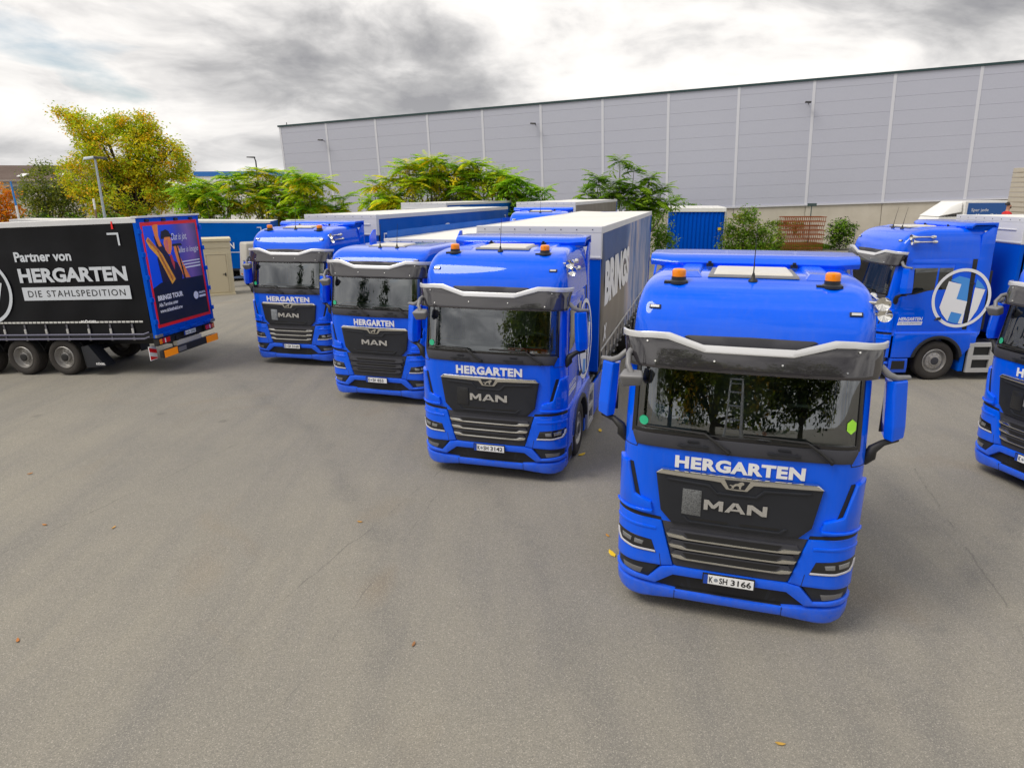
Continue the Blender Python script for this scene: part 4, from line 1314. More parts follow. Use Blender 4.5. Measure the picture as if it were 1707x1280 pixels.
def lamps():
    post = mat('galvanised_post', (.42, .47, .52), .45, metal=.4)
    # twin head lamp
    x, y = -23.42, 40
    r = empty('street_lamp', (x, y, gz(x, y)))
    tag(r, 'grey twin-headed lamp post in front of the large autumn tree', 'street lamp')
    g = gz(x, y)
    part('sl_post', 'post', lambda b: b.tube([(0, 0, 0), (0, 0, 3), (-.02, 0, 6.75 - g)], [.09, .08, .055], 10), post, r, smooth=60)
    for s in (-1, 1):
        o = part(('sl_head', s), 'lamp_head', lambda b, s=s: b.hexa([(0, -.16, 6.70 - g), (s * .62, -.16, 6.62 - g), (s * .62, .16, 6.62 - g), (0, .16, 6.70 - g)], [(0, -.14, 6.82 - g), (s * .60, -.12, 6.76 - g), (s * .60, .12, 6.76 - g), (0, .14, 6.82 - g)]), post if s < 0 else LAMPB, r, bevel=.03)
    # far single lamp
    x, y = -22.3, 62
    g = gz(x, y)
    r = empty('street_lamp', (x, y, g))
    tag(r, 'dark single-arm lamp post rising behind trees left of warehouse', 'street lamp')
    part('sl2_post', 'post', lambda b: b.tube([(0, 0, 0), (0, 0, 7.5 - g), (-.1, 0, 7.82 - g)], [.09, .06, .05], 8), LAMPB, r, smooth=60)
    part('sl2_head', 'lamp_head', lambda b: b.hexa([(-.75, -.14, 7.82 - g), (-.05, -.14, 7.78 - g), (-.05, .14, 7.78 - g), (-.75, .14, 7.82 - g)], [(-.73, -.12, 7.90 - g), (-.05, -.12, 7.9 - g), (-.05, .12, 7.9 - g), (-.73, .12, 7.90 - g)]), LAMPB, r, bevel=.02)
    # blue and white pole
    x, y = -31.9, 45
    g = gz(x, y)
    r = empty('flag_pole', (x, y, g))
    tag(r, 'thin bare pole, blue above and white below, at far left', 'pole')
    part('fp_low', 'lower_section', lambda b: b.cyl((0, 0, 0), (-.05, 0, 4.1 - g), .07, .065, 10), WHITE, r)
    part('fp_up', 'upper_section', lambda b: b.cyl((-.05, 0, 4.1 - g), (-.10, 0, 5.6 - g), .065, .05, 10), mat('pole_blue', (.03, .22, .60), .4), r)
    x, y = -26.3, 44
    g = gz(x, y)
    r = empty('marker_pole', (x, y, g))
    tag(r, 'short white banded pole beside the twin-headed lamp post', 'pole')
    for k in range(8):
        z0 = (4.5 - g) / 8
        o = part(('mp', k % 2), 'pole_band', lambda b: b.cyl((0, 0, 0), (0, 0, z0), .06, .06, 8), WHITE if k % 2 else mat('pole_brown', (.25, .16, .10), .6), r)
        o.location = (0, 0, k * z0)


lamps()

# ================================================================== trees and shrubs


def leaf_mat(name, trans=.55):
    m = bpy.data.materials.new(name)
    m.use_nodes = True
    T = NT(m.node_tree)
    T.n.clear()
    col = T.add('ShaderNodeVertexColor', layer_name='Col').outputs[0]
    d = T.add('ShaderNodeBsdfPrincipled', {'Base Color': col, 'Roughness': .55, 'Specular IOR Level': .35})
    t = T.add('ShaderNodeBsdfTranslucent', {0: T.mix(1.0, col, (1.15, 1.1, .6), 'MULTIPLY')})
    mx = T.add('ShaderNodeMixShader', {0: trans, 1: d.outputs[0], 2: t.outputs[0]})
    T.add('ShaderNodeOutputMaterial', {0: mx.outputs[0]})
    return m


LEAF = leaf_mat('leaves')
BARK = mat('bark', (.075, .055, .040), .9, noise=(6, .7, (.55, .55, .55)), bump=(30, .5))
STEM = mat('pale_stem', (.17, .14, .10), .85)

GREENP = [(.13, .28, .024), (.17, .34, .026), (.23, .42, .03), (.32, .50, .04), (.08, .18, .02)]
SUMACP = [(.22, .44, .03), (.31, .56, .035), (.43, .66, .04), (.56, .70, .045), (.78, .74, .05)]
YELP = [(.85, .68, .03), (.74, .68, .04), (.60, .62, .04)]
AUTP = [(.50, .58, .03), (.64, .60, .03), (.78, .46, .02), (.40, .56, .03), (.30, .47, .03), (.70, .58, .03), (.44, .58, .03), (.74, .70, .04)]
ORAP = [(.80, .28, .014), (.72, .34, .016), (.62, .22, .014), (.45, .30, .02)]
OLIVEP = [(.16, .23, .04), (.22, .28, .045), (.12, .17, .03), (.29, .31, .06)]
DARKP = [(.028, .055, .014), (.04, .075, .016), (.020, .042, .012)]


class Leaves:
    def __init__(self, seed):
        self.v, self.f, self.c = [], [], []
        self.r = random.Random(seed)

    def quad(self, p, d, n, ln, wd, col):
        d = d.normalized()
        s = d.cross(n)
        if s.length < 1e-4:
            s = d.orthogonal()
        s.normalize()
        k = len(self.v)
        self.v += [tuple(p), tuple(p + d * ln * .5 + s * wd * .5), tuple(p + d * ln), tuple(p + d * ln * .5 - s * wd * .5)]
        self.f.append((k, k + 1, k + 2, k + 3))
        j = self.r.uniform(.78, 1.22)
        self.c.append(tuple(x * j for x in col))

    def clump(self, p, rad_, n, size, pal):
        r = self.r
        base = r.choice(pal)
        for _ in range(n):
            q = p + Vector((r.gauss(0, 1), r.gauss(0, 1), r.gauss(0, .8))) * rad_ * .5
            d = Vector((r.gauss(0, 1), r.gauss(0, 1), r.gauss(-.35, .6)))
            nn = Vector((r.gauss(0, .5), r.gauss(0, .5), 1))
            col = base if r.random() < .7 else r.choice(pal)
            self.quad(q, d, nn, size * r.uniform(.7, 1.3), size * r.uniform(.45, .75), col)

    def frond(self, p, d, ln, pal, pairs=10):
        r = self.r
        base = r.choice(pal)
        d = d.normalized()
        pts, q, dd = [], p.copy(), d.copy()
        st = ln / pairs
        for i in range(pairs + 1):
            pts.append(q.copy())
            dd = (dd + Vector((0, 0, -.085 - .02 * i / pairs))).normalized()
            q = q + dd * st
        for i in range(1, pairs + 1):
            ax = (pts[i] - pts[i - 1]).normalized()
            sd = ax.cross(Vector((0, 0, 1)))
            if sd.length < .05:
                sd = Vector((1, 0, 0))
            sd.normalize()
            w = ln * .34 * math.sin(math.pi * (.25 + .7 * i / (pairs + 1)))
            for s in (-1, 1):
                ld = (sd * s + ax * .35 + Vector((0, 0, -.30 + r.uniform(-.15, .15)))).normalized()
                nn = Vector((0, 0, 1)) + sd * s * .3
                self.quad(pts[i], ld, nn, w * r.uniform(.85, 1.1), w * .50, base)

    def rosette(self, p, ln, n, pal, low_pal=None, up=.35):
        r = self.r
        ph = r.uniform(0, 6.28)
        for i in range(n):
            t = ph + 2 * math.pi * i / n + r.uniform(-.2, .2)
            u = up + r.uniform(-.75, .95)
            pl = low_pal if (low_pal and u < .1 and r.random() < .75) else pal
            self.frond(p, Vector((math.cos(t), math.sin(t), u)), ln * r.uniform(.75, 1.15), pl)

    def mesh(self, name):
        me = bpy.data.meshes.new(name)
        me.from_pydata(self.v, [], self.f)
        at = me.color_attributes.new('Col', 'FLOAT_COLOR', 'CORNER')
        buf = []
        for c in self.c:
            buf += [c[0], c[1], c[2], 1.0] * 4
        at.data.foreach_set('color', buf)
        me.update()
        return me


def branches(b, base, tips, r0, r):
    """tapered trunk and limbs towards the tips"""
    base = Vector(base)
    for k, t in enumerate(tips):
        t = Vector(t)
        n = 5
        pts = [base.lerp(t, i / n) for i in range(n + 1)]
        for i in range(1, n):
            f = i / n
            pts[i] = Vector((base.x + (t.x - base.x) * f ** 1.6, base.y + (t.y - base.y) * f ** 1.6, base.z + (t.z - base.z) * f)) + Vector((r.gauss(0, .06), r.gauss(0, .06), 0)) * (t - base).length * .25
        b.tube(pts, [r0 * (1 - .85 * i / n) for i in range(n + 1)], 6)


def clump_tree(name, label, base, blobs, nclump, nleaf, size, pal, trunk=.3, seed=1, cat='tree', group=None, fork=.35, shell=.5, tips=14, clr=.5, bias=None):
    L = Leaves(seed)
    r = L.r
    root = empty(name, base)
    tag(root, label, cat, group)
    bl = [(Vector(c), Vector(rr)) for c, rr in blobs]
    wt = [x[1].x * x[1].z for x in bl]
    pts = []
    for _ in range(nclump):
        c, rr = r.choices(bl, wt)[0]
        while True:
            q = Vector((r.uniform(-1, 1), r.uniform(-1, 1), r.uniform(-1, 1)))
            if shell <= q.length <= 1:
                break
        p = c + Vector((q.x * rr.x, q.y * rr.y, q.z * rr.z))
        pts.append(p)
        L.clump(p, clr * r.uniform(.7, 1.3), nleaf, size, pal if not bias else bias(p, pal))
    crown = link('crown', L.mesh('crown'), LEAF, root)

    def tr(b):
        fk = Vector((bl[0][0].x * .3, bl[0][0].y * .3, bl[0][0].z * fork))
        b.tube([(0, 0, -.3), fk * .5, fk], [trunk, trunk * .8, trunk * .7], 10)
        branches(b, fk, r.sample(pts, min(tips, len(pts))), trunk * .5, r)
    b = MB()
    tr(b)
    link('trunk', b.mesh('trunk', smooth=60), BARK, root)
    return root


def sumac(name, label, base, spots, ln, pal, low_pal, seed, group=None, nf=13, fill=None, cat='tree'):
    L = Leaves(seed)
    r = L.r
    root = empty(name, base)
    tag(root, label, cat, group)
    b = MB()
    for (x, y, z) in spots:
        L.rosette(Vector((x, y, z)), ln * r.uniform(.85, 1.15), nf, pal, low_pal)
        b.tube([(x * .25, y * .25, -.2), (x * .55 + r.gauss(0, .1), y * .55, z * .45), (x * .9, y * .9, z * .8), (x, y, z)], [.06, .045, .03, .015], 6)
    # leafy infill below and between the rosettes
    for (x, y, z) in spots:
        for _ in range(fill or 0):
            p = Vector((x + r.gauss(0, .45), y + r.gauss(0, .45), z - abs(r.gauss(0, .7)) - .05))
            pl = low_pal if (low_pal and r.random() < .28) else pal
            base = r.choice(pl)
            for _k in range(15):
                q = p + Vector((r.gauss(0, .2), r.gauss(0, .2), r.gauss(0, .17)))
                L.quad(q, Vector((r.gauss(0, 1), r.gauss(0, 1), r.gauss(-.7, .4))), Vector((r.gauss(0, .6), r.gauss(0, .6), 1)), r.uniform(.24, .40), r.uniform(.09, .14), base)
    link('crown', L.mesh('crown'), LEAF, root)
    link('trunk', b.mesh('trunk', smooth=60), STEM, root)
    return root


def plant_trees():
    # big autumn tree
    x, y = -29.8, 55
    g = gz(x, y)
    def bias(p, pal):
        return AUTP[:4] if p.z > 7 else AUTP
    clump_tree('autumn_tree', 'large broad tree with green and orange autumn leaves behind black trailer', (x, y, g),
               [((0, 0, 8.2 - g), (3.3, 3.0, 2.2)), ((-2.0, 0, 9.6 - g), (1.9, 1.8, 1.2)), ((-3.9, 0, 10.6 - g), (.9, .9, .6)), ((2.2, 0, 7.2 - g), (2.5, 2.5, 2.2)), ((3.7, 0, 5.2 - g), (1.7, 2, 1.7)), ((-3.0, 0, 6.2 - g), (2.2, 2, 1.8)), ((0, -.6, 4.6 - g), (4.2, 2.5, 1.6)), ((1.0, 0, 9.9 - g), (1.9, 1.6, .9))],
               950, 46, .205, AUTP, .38, 3, shell=.62, tips=60, clr=.52)
    # olive tree left of it
    x, y = -37.6, 57
    g = gz(x, y)
    clump_tree('olive_green_tree', 'loose olive green tree left of the large autumn tree', (x, y, g), [((0, 0, 5.2 - g), (2.0, 1.6, 2.2)), ((-.9, 0, 4.2 - g), (1.5, 1.5, 1.6)), ((1.3, 0, 4.2 - g), (1.5, 1.5, 1.8))], 330, 22, .22, OLIVEP, .16, 5, shell=.1, clr=.5)
    x, y = -37.2, 50
    g = gz(x, y)
    clump_tree('orange_tree', 'small orange tree at the far left edge', (x, y, g), [((0, 0, 3.9 - g), (1.9, 1.6, 2.0)), ((-1.2, 0, 4.4 - g), (1.2, 1, 1.6))], 260, 24, .22, ORAP, .14, 7, shell=.1, clr=.45)
    x, y = -33.2, 49
    g = gz(x, y)
    clump_tree('dark_shrub', 'dark green shrub between orange tree and lamp post', (x, y, g), [((0, 0, 2.6 - g), (1.6, 1, 1.3)), ((2.2, 0, 2.4 - g), (1.5, 1, 1.2)), ((4.6, 0, 2.6 - g), (1.6, 1, 1.2))], 220, 20, .2, DARKP + GREENP, .1, 8, cat='shrub', shell=.1, clr=.45)
    # sumac thicket in three groups
    rr = random.Random(5)

    def band(x0, x1, y, top, n, zlo=2.2, dens=1.0):
        out = []
        for i in range(n):
            u = (i + rr.uniform(.1, .9)) / n
            xx = x0 + (x1 - x0) * u
            ht = top(u)
            out.append((xx, y + rr.uniform(-1.2, 1.2), ht - rr.uniform(0, .5)))
            out.append((xx + rr.uniform(-.5, .5), y + rr.uniform(-1.3, .6), ht - rr.uniform(1.0, 1.8)))
            for _ in range(3):
                out.append((xx + rr.uniform(-.7, .7), y + rr.uniform(-1.6, 1.2), max(zlo, ht - rr.uniform(.5, 4.0))))
        return out
    specs = [
        (-22.5, -18.2, 47, lambda u: 5.0 + 1.0 * u, 6, 'green feathery tree right beside the large autumn tree', .05, SUMACP[:4], YELP),
        (-18.4, -14.6, 48, lambda u: 6.3 - .5 * abs(u - .3), 6, 'green and yellow feathery tree left of the warehouse corner', .1, SUMACP, YELP),
        (-14.8, -11.4, 47, lambda u: 6.0 - 1.3 * u * u, 5, 'feathery tree in front of the warehouse corner', .1, SUMACP[:4], YELP),
        (-9.6, -6.6, 47, lambda u: 5.2 + 1.5 * u, 5, 'yellowing feathery tree at the left end of the middle row', .3, SUMACP[1:], YELP),
        (-6.8, -3.2, 48, lambda u: 6.6 + .3 * math.sin(3 * u), 6, 'tall feathery tree, second from left in the middle row', .3, SUMACP, YELP),
        (-3.6, .2, 47.5, lambda u: 6.4 + .2 * math.sin(5 * u), 6, 'tall feathery tree, third from left in the middle row', .2, SUMACP[:4], YELP),
        (0.0, 2.4, 47, lambda u: 5.9 - 1.2 * u, 4, 'feathery tree at the right end of the middle row', .1, SUMACP[:3], None),
    ]
    for k, (x0, x1, y, top, n, lab, fy_, pal, lp) in enumerate(specs):
        cx = (x0 + x1) / 2
        g = gz(cx, y)
        sp = [(a - cx, b_ - y, c - g) for a, b_, c in band(x0, x1, y, top, n)]
        sumac('sumac_tree', lab, (cx, y, g), sp, 1.2, pal, lp, 20 + k, 'feathery sumac trees in front of the warehouse', nf=15, fill=3)
    x, y = 7.3, 45
    g = gz(x, y)
    sp = [(-.35, 0, 6.6), (-1.7, 0, 5.6), (.6, .2, 6.0), (1.6, 0, 5.6), (2.5, .1, 4.9), (-2.3, .3, 4.6), (-.8, -.4, 5.2), (.7, -.5, 5.0), (1.9, -.3, 4.3), (-1.5, -.4, 4.2), (0, -.6, 4.2), (.9, .5, 3.8), (-2.6, 0, 3.9), (2.9, 0, 4.0)]
    sp += [(rr.uniform(-2.4, 2.5), rr.uniform(-.6, .6), rr.uniform(3.4, 5.4)) for _ in range(16)]
    sumac('sumac_tree', 'lone green feathery tree to the right of the middle row', (x, y, g), [(a, b_, c - g) for a, b_, c in sp], 1.1, GREENP[1:4], None, 44, 'feathery sumac trees in front of the warehouse', nf=14, fill=2)
    # shrubs in front of the concrete base
    for k, (x, y, blobs, n, pal, lab) in enumerate([
        (10.1, 47, [((0, 0, 1.9), (.9, .8, 1.3)), ((.3, 0, 1.0), (1.0, .8, 1.1))], 120, GREENP, 'leafy shrub left of the blue container'),
        (15.9, 47, [((0, 0, 1.9), (1.3, 1, 1.2)), ((.2, 0, 3.0), (.7, .6, .5)), ((1.6, 0, 1.2), (1.3, 1, 1.1)), ((-.6, 0, 1.2), (1.1, 1, 1.1))], 300, GREENP + OLIVEP, 'big leafy shrub right of the blue container'),
        (24.0, 50, [((0, 0, 1.2), (.95, .8, 1.1))], 130, GREENP + DARKP, 'round green shrub right of the rusty racks'),
        (13.1, 56, [((0, 0, 3.8), (.5, .5, .7)), ((1.3, 0, 3.4), (.8, .5, .4))], 26, GREENP, 'thin twiggy shrub against the warehouse base above container'),
    ]):
        g = gz(x, y)
        clump_tree('shrub', lab, (x, y, g), blobs, n, 20, .17, pal, .05, 60 + k, cat='shrub', shell=.0, clr=.32, tips=10, group='shrubs before the warehouse')
    x, y = 22.0, 55.5
    g = gz(x, y)
    clump_tree('ivy', 'trailing ivy hanging on the concrete warehouse base', (x, y, g), [((-.6, 0, 1.70), (1.1, .15, .25)), ((.7, 0, 1.6), (.9, .15, .35)), ((1.0, 0, 1.15), (.3, .1, .5))], 90, 16, .15, OLIVEP + GREENP, .04, 70, cat='ivy', shell=.0, clr=.2, tips=6)
    # grass strip behind the container
    L = Leaves(99)
    for _ in range(5000):
        px, py = L.r.uniform(17, 24), L.r.uniform(50.5, 55)
        L.quad(Vector((px, py, gz(px, py))), Vector((L.r.gauss(0, .3), L.r.gauss(0, .3), 1)), Vector((0, 1, 0)), .35, .05, L.r.choice([(.12, .26, .015), (.20, .36, .02)]))
    o = link('grass', L.mesh('grass'), LEAF)
    tag(o, 'bright green grass behind the rusty racks', 'grass', kind='stuff')
    # trees across the road, behind the photographer, seen mirrored in the windscreens
    for k, (x, y, h, pal, lab) in enumerate([
        (-10.5, -15, 13.0, OLIVEP + DARKP + AUTP[3:5], 'broad leafy tree mirrored in the right of the second windscreen'),
        (-5.5, -14, 9.5, DARKP + OLIVEP + AUTP[1:4], 'dark leafy tree mirrored in the left of the nearest windscreen'),
        (.5, -16, 10.5, DARKP + OLIVEP, 'dark leafy tree mirrored in the right half of nearest windscreen'),
    ]):
        clump_tree('mirrored_tree', lab, (x, y, 0), [((0, 0, h * .62), (3.6, 3, h * .36)), ((-2, 0, h * .45), (2.5, 2, h * .3)), ((2, 0, h * .5), (2.4, 2, h * .3))], 420, 34, .30, pal, .3, 80 + k, group='trees seen only mirrored in the windscreens', shell=.15, clr=.75)
    for k, (x, y, h, lab) in enumerate([(-24, -8, 8.5, 'dark conifer mirrored in the third windscreen'), (-28, -7, 10.0, 'tall conifer mirrored in the third windscreen')]):
        clump_tree('mirrored_conifer', lab, (x, y, 0), [((0, 0, h * (.18 + .15 * i)), (h * .24 * (1 - i / 6), h * .24 * (1 - i / 6), h * .13)) for i in range(6)], 160, 20, .35, DARKP, .18, 90 + k, group='conifers seen only mirrored in the windscreens', shell=.2, clr=.5)


plant_trees()
# ================================================================== vehicles in place
QRB = mat('speckled_cover', (.20, .21, .22), .5, noise=(70, 1.0, (.18, .18, .18)))
DCOV = mat('dark_cover', (.024, .025, .028), .25)
PALEC = mat('worn_cover', (.34, .37, .40), .5, noise=(9, 1.0, (.35, .35, .35)))


def wor(p, t):
    a = rad(t[2])
    c, s = math.cos(a), math.sin(a)
    return (t[0] + c * p[0] - s * p[1], t[1] + s * p[0] + c * p[1], p[2])


TA, TB, TC, TD = (2.35, 6.493, -17.75), (-.373, 10.528, -15.88), (-3.071, 14.838, -17.07), (-6.156, 18.48, -13.71)
TE, TF = (9.181, 17.738, -89.58), (8.10, 9.72, -78.6)
TI = (1.05, 26.4, -8.0)

tractor(TA[:2], TA[2], 'nearest blue truck tractor with roof beacons and plate K SH 3166', ('K', 'SH 3166'), radar=QRB, sticker=True, papers=[(.35, 0, .2)])
tractor(TB[:2], TB[2], 'blue truck tractor, second nearest, plate K SH 3142, red name board in windscreen', ('K', 'SH 3142'), radar=DCOV, hw=1.12, papers=[(.48, 0, .26)], magic=True)
tractor(TC[:2], TC[2], 'low-roofed blue truck tractor without beacons, plate K SH 855', ('K', 'SH 855'), lowroof=True, beacons=False, deflector=False, horns=False, hw=1.0, chrome_slats=False, antennas=2, papers=[(-.15, 0, .45)])
tractor(TD[:2], TD[2], 'leftmost blue truck tractor in the row, plate K SH 3160', ('K', 'SH 3160'), radar=PALEC, hw=1.31)
tractor(TE[:2], TE[2], 'blue truck tractor seen from the side with big round H logo', ('K', 'SH '), beacons=False, antennas=2, papers=[(-.7, 0, .3), (.1, 0, .35)])
tractor(TF[:2], TF[2], 'blue truck tractor cut off by the right picture edge', ('K', 'SH '), radar=DCOV, hw=1.12)
tractor((TI[0], TI[1], .2), TI[2], 'blue truck tractor roof showing beyond the white trailer roofs', ('K', 'SH '), beacons=False, horns=False, detail=False)

# trailers behind the tractors
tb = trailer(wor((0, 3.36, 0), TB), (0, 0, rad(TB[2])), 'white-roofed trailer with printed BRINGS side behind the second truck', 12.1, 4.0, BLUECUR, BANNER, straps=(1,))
part('brings', 'banner_lettering', lambda b: text_mesh(b, 'BRINGS', .55, 5.0, 2.35, 3.30, lambda a, z: (1.288, a, z), bold=.06), DECAL, tb)
part('brings3', 'banner_lettering', lambda b: text_mesh(b, 'x', .5, 1.0, 1.62, 1.95, lambda a, z: (1.288, a, z), shear=.3, bold=.02), DECAL, tb)
trailer(wor((0, 3.2, 0), TC), (0, 0, rad(TC[2])), 'trailer with ribbed white roof behind the low-roofed truck', 13.0, 3.5, BLUECUR)
pd = wor((0, 3.4, 0), TD)
td = trailer(pd, (0, 0, rad(-17.3)), 'long blue curtain trailer behind the leftmost truck', 13.4, 4.03, BLUECUR)


def white_ring(b, c, r, x, n=48):
    ring_mesh(b, c, r * .90, r, lambda a, z: (x, a, z), n)
    for q in ([(-.40, .42), (-.02, .34), (-.12, .02), (.20, -.02), (.10, -.72), (-.10, -.74), (-.02, -.40), (-.30, -.36), (-.40, -.60), (-.62, -.30)], [(.40, .30), (.72, .22), (.42, -.50), (.22, -.62)]):
        poly_mesh(b, [(c[0] + u * r, c[1] + v * r) for u, v in q], lambda a, z: (x, a, z))


part('dlogo', 'round_h_logo', lambda b: white_ring(b, (5.6, 2.85), .72, 1.292), DECAL, td)
part('dtick', 'corner_mark', lambda b: b.box(1.287, 1.292, .35, .62, 3.42, 3.47).box(1.287, 1.292, .35, .40, 3.1, 3.42).box(1.287, 1.292, 12.8, 13.0, 3.62, 3.66).box(1.287, 1.292, 12.96, 13.0, 3.35, 3.62), DECAL, td)
te = trailer(wor((0, 3.15, 0), TE), (0, 0, rad(TE[2])), 'blue curtain trailer behind the truck with the big H logo', 12.5, 4.0, BLUECUR, straps=(1,))
part('e41', 'side_number', lambda b: text_mesh(b, '41', .25, .55, 1.62, 1.84, lambda a, z: (1.30, a, z), bold=.02, shear=.2), DECAL, te)
part('erod', 'curtain_pole', lambda b: b.tube([(1.30, .60, 3.86), (1.30, .58, 2.6), (1.30, .50, 1.2)], .022, 8), ALU, te)
part('epole', 'pole_latch', lambda b: b.box(1.285, 1.34, .55, .66, 3.62, 3.80), BLACK, te)
trailer(wor((0, 3.1, .2), TI), (0, 0, rad(-16)), 'grey trailer behind the truck beyond the white roofs', 13.4, 4.08, GREYCUR)
# far trailers
th = trailer((-4.5, 36.0, .15), (0, 0, rad(-18)), 'blue trailer with white top rail parked before the feathery trees', 13.4, 4.06, BLUECUR)
tgx, tgy = -14.9, 43.2
tg = trailer((-29.0, 41.0, gz(-22, 42)), (rad(-1.0), 0, rad(-81.0)), 'blue trailer with white logo behind the cream shed', 14.3, 4.0, BLUECUR)
part('glogo', 'round_h_logo', lambda b: white_ring(b, (8.55, 2.55), .72, 1.292), DECAL, tg)
part('gtxt', 'side_lettering', lambda b: text_mesh(b, 'HERGARTEN', 9.7, 12.1, 2.35, 2.72, lambda a, z: (1.292, a, z), bold=.03), DECAL, tg)
part('gtick', 'side_stripe', lambda b: b.box(1.288, 1.292, .4, 13.9, 2.12, 2.16).box(1.288, 1.292, 13.5, 13.75, 3.6, 3.64).box(1.288, 1.292, 13.71, 13.75, 3.35, 3.6), DECAL, tg)

# ---- the black trailer on the left
LT = 13.6
rear = Vector((-9.098, 18.665, 0))
er = Matrix.Rotation(rad(-99.818), 4, 'Z') @ Matrix.Rotation(TILT, 4, 'X')
pos = rear - (er @ Vector((0, LT, 0)))
t0 = trailer(pos, (TILT, 0, rad(-99.818)), 'black curtain trailer lettered HERGARTEN with a concert poster on its blue rear doors', LT, 4.12, BLKCUR, straps=(1,), wy=LT - 2.98)
SX = lambda o=0: (lambda a, z: (1.292 + o, a + LT, z))
SILVL = mat('silver_lettering', (.60, .64, .70), .45)
part('t0a', 'side_lettering', lambda b: text_mesh(b, 'Partner von', -3.78, -2.06, 3.10, 3.36, SX(), bold=.03), SILVL, t0)
part('t0b', 'side_lettering', lambda b: text_mesh(b, 'HERGARTEN', -3.77, -.52, 2.55, 2.93, SX(), bold=.04), SILVL, t0)
part('t0c', 'slogan_bar', lambda b: b.box(1.288, 1.293, LT - 3.76, LT - .51, 2.08, 2.43), SILVL, t0)
part('t0d', 'slogan_lettering', lambda b: text_mesh(b, 'DIE', -3.60, -3.18, 2.17, 2.34, SX(.004), bold=.005, space=1.2) and None, BLACK, t0)
part('t0e', 'slogan_lettering', lambda b: text_mesh(b, 'STAHLSPEDITION', -3.02, -.66, 2.17, 2.34, SX(.004), bold=.005, space=1.2) and None, BLACK, t0)
part('t0logo', 'round_h_logo', lambda b: white_ring(b, (LT - 5.0, 2.36), .90, 1.293, 56), SILVL, t0)
part('t0tick', 'corner_mark', lambda b: b.box(1.288, 1.293, LT - .88, LT - .55, 3.72, 3.77).box(1.288, 1.293, LT - .60, LT - .55, 3.45, 3.72), SILVL, t0)
part('t0kog', 'maker_lettering', lambda b: text_mesh(b, 'KÖGEL', -2.15, -1.66, 1.46, 1.54, SX(.01), bold=.04), DECAL, t0)
part('t0tag', 'red_tag', lambda b: b.hexa([(1.29, LT - .72, 3.86), (1.29, LT - .66, 3.86), (1.295, LT - .66, 3.86), (1.295, LT - .72, 3.86)], [(1.29, LT - .70, 4.05), (1.29, LT - .67, 4.05), (1.295, LT - .67, 4.05), (1.295, LT - .70, 4.05)]), REDM, t0)
part('t0rail', 'bumper_pipe', lambda b: [b.tube([(1.30, 1.0, z), (1.30, LT - .35, z), (1.27, LT - .2, z + .05)], .025, 8) for z in (1.14, 1.02)] and None, mat('bluish_pipe', (.10, .10, .16), .4), t0, smooth=60)

# rear end: poster, lamps, underrun bar
YR = LT + .0
pst = empty('poster', (0, 0, 0), parent=t0)
PR = lambda o: (lambda a, z: (-a, YR + o, z))      # a runs left to right when seen from behind


def poster_mat():
    m = bpy.data.materials.new('poster_print')
    m.use_nodes = True
    T = NT(m.node_tree)
    T.n.clear()
    tc = T.add('ShaderNodeTexCoord').outputs['Object']
    sp = T.add('ShaderNodeSeparateXYZ', {0: tc})
    u = T.math('ADD', T.math('MULTIPLY', sp.outputs[0], -.43), .5)
    n = T.noise(tc, 1.3, 3, .5)
    c = T.ramp(T.math('ADD', u, T.math('MULTIPLY', T.math('SUBTRACT', n, .5), .25)), [(.0, (.004, .10, .95)), (.45, (.012, .08, .85)), (.62, (.08, .08, .42)), (.80, (.24, .13, .40)), (1.0, (.07, .06, .14))])
    b = T.add('ShaderNodeBsdfPrincipled', {'Base Color': c, 'Roughness': .35})
    T.add('ShaderNodeOutputMaterial', {0: b.outputs[0]})
    return m


PBLK = mat('poster_black', (.014, .014, .017), .32, noise=(1.2, .5, (1.8, 1.8, 1.8)))
PSKIN = mat('poster_orange', (.90, .32, .05), .4, noise=(5, .7, (1.1, .5, .6)))
PDARK = mat('poster_dark_figure', (.022, .014, .030), .4)
PPINK = mat('poster_pink', (.85, .20, .16), .4, noise=(5, .5, (.6, .5, .8)))
part('ps0', 'poster_ground', lambda b: poly_mesh(b, [(-1.14, 1.32), (1.14, 1.32), (1.14, 3.94), (-1.14, 3.94)], PR(.006)), PBLK, pst)
part('ps1', 'poster_picture', lambda b: poly_mesh(b, [(-1.10, 2.30), (-.75, 2.42), (1.10, 2.42), (1.10, 3.92), (-1.10, 3.92)], PR(.008)), poster_mat(), pst)


def border(b):
    for q in ([(-1.17, 3.90), (1.17, 3.90), (1.17, 3.99), (-1.17, 3.99)], [(-1.17, 1.27), (1.17, 1.27), (1.17, 1.35), (-1.17, 1.35)], [(-1.17, 1.35), (-1.09, 1.35), (-1.09, 3.90), (-1.17, 3.90)], [(1.09, 1.35), (1.17, 1.35), (1.17, 3.90), (1.09, 3.90)]):
        poly_mesh(b, q, PR(.010))


part('ps2', 'poster_border', border, REDM, pst)


def fig(polys, o):
    def fn(b):
        for q in polys:
            poly_mesh(b, [(-1.14 + u * 2.28, 2.42 + v * 1.5) for u, v in q], PR(o))
    return fn


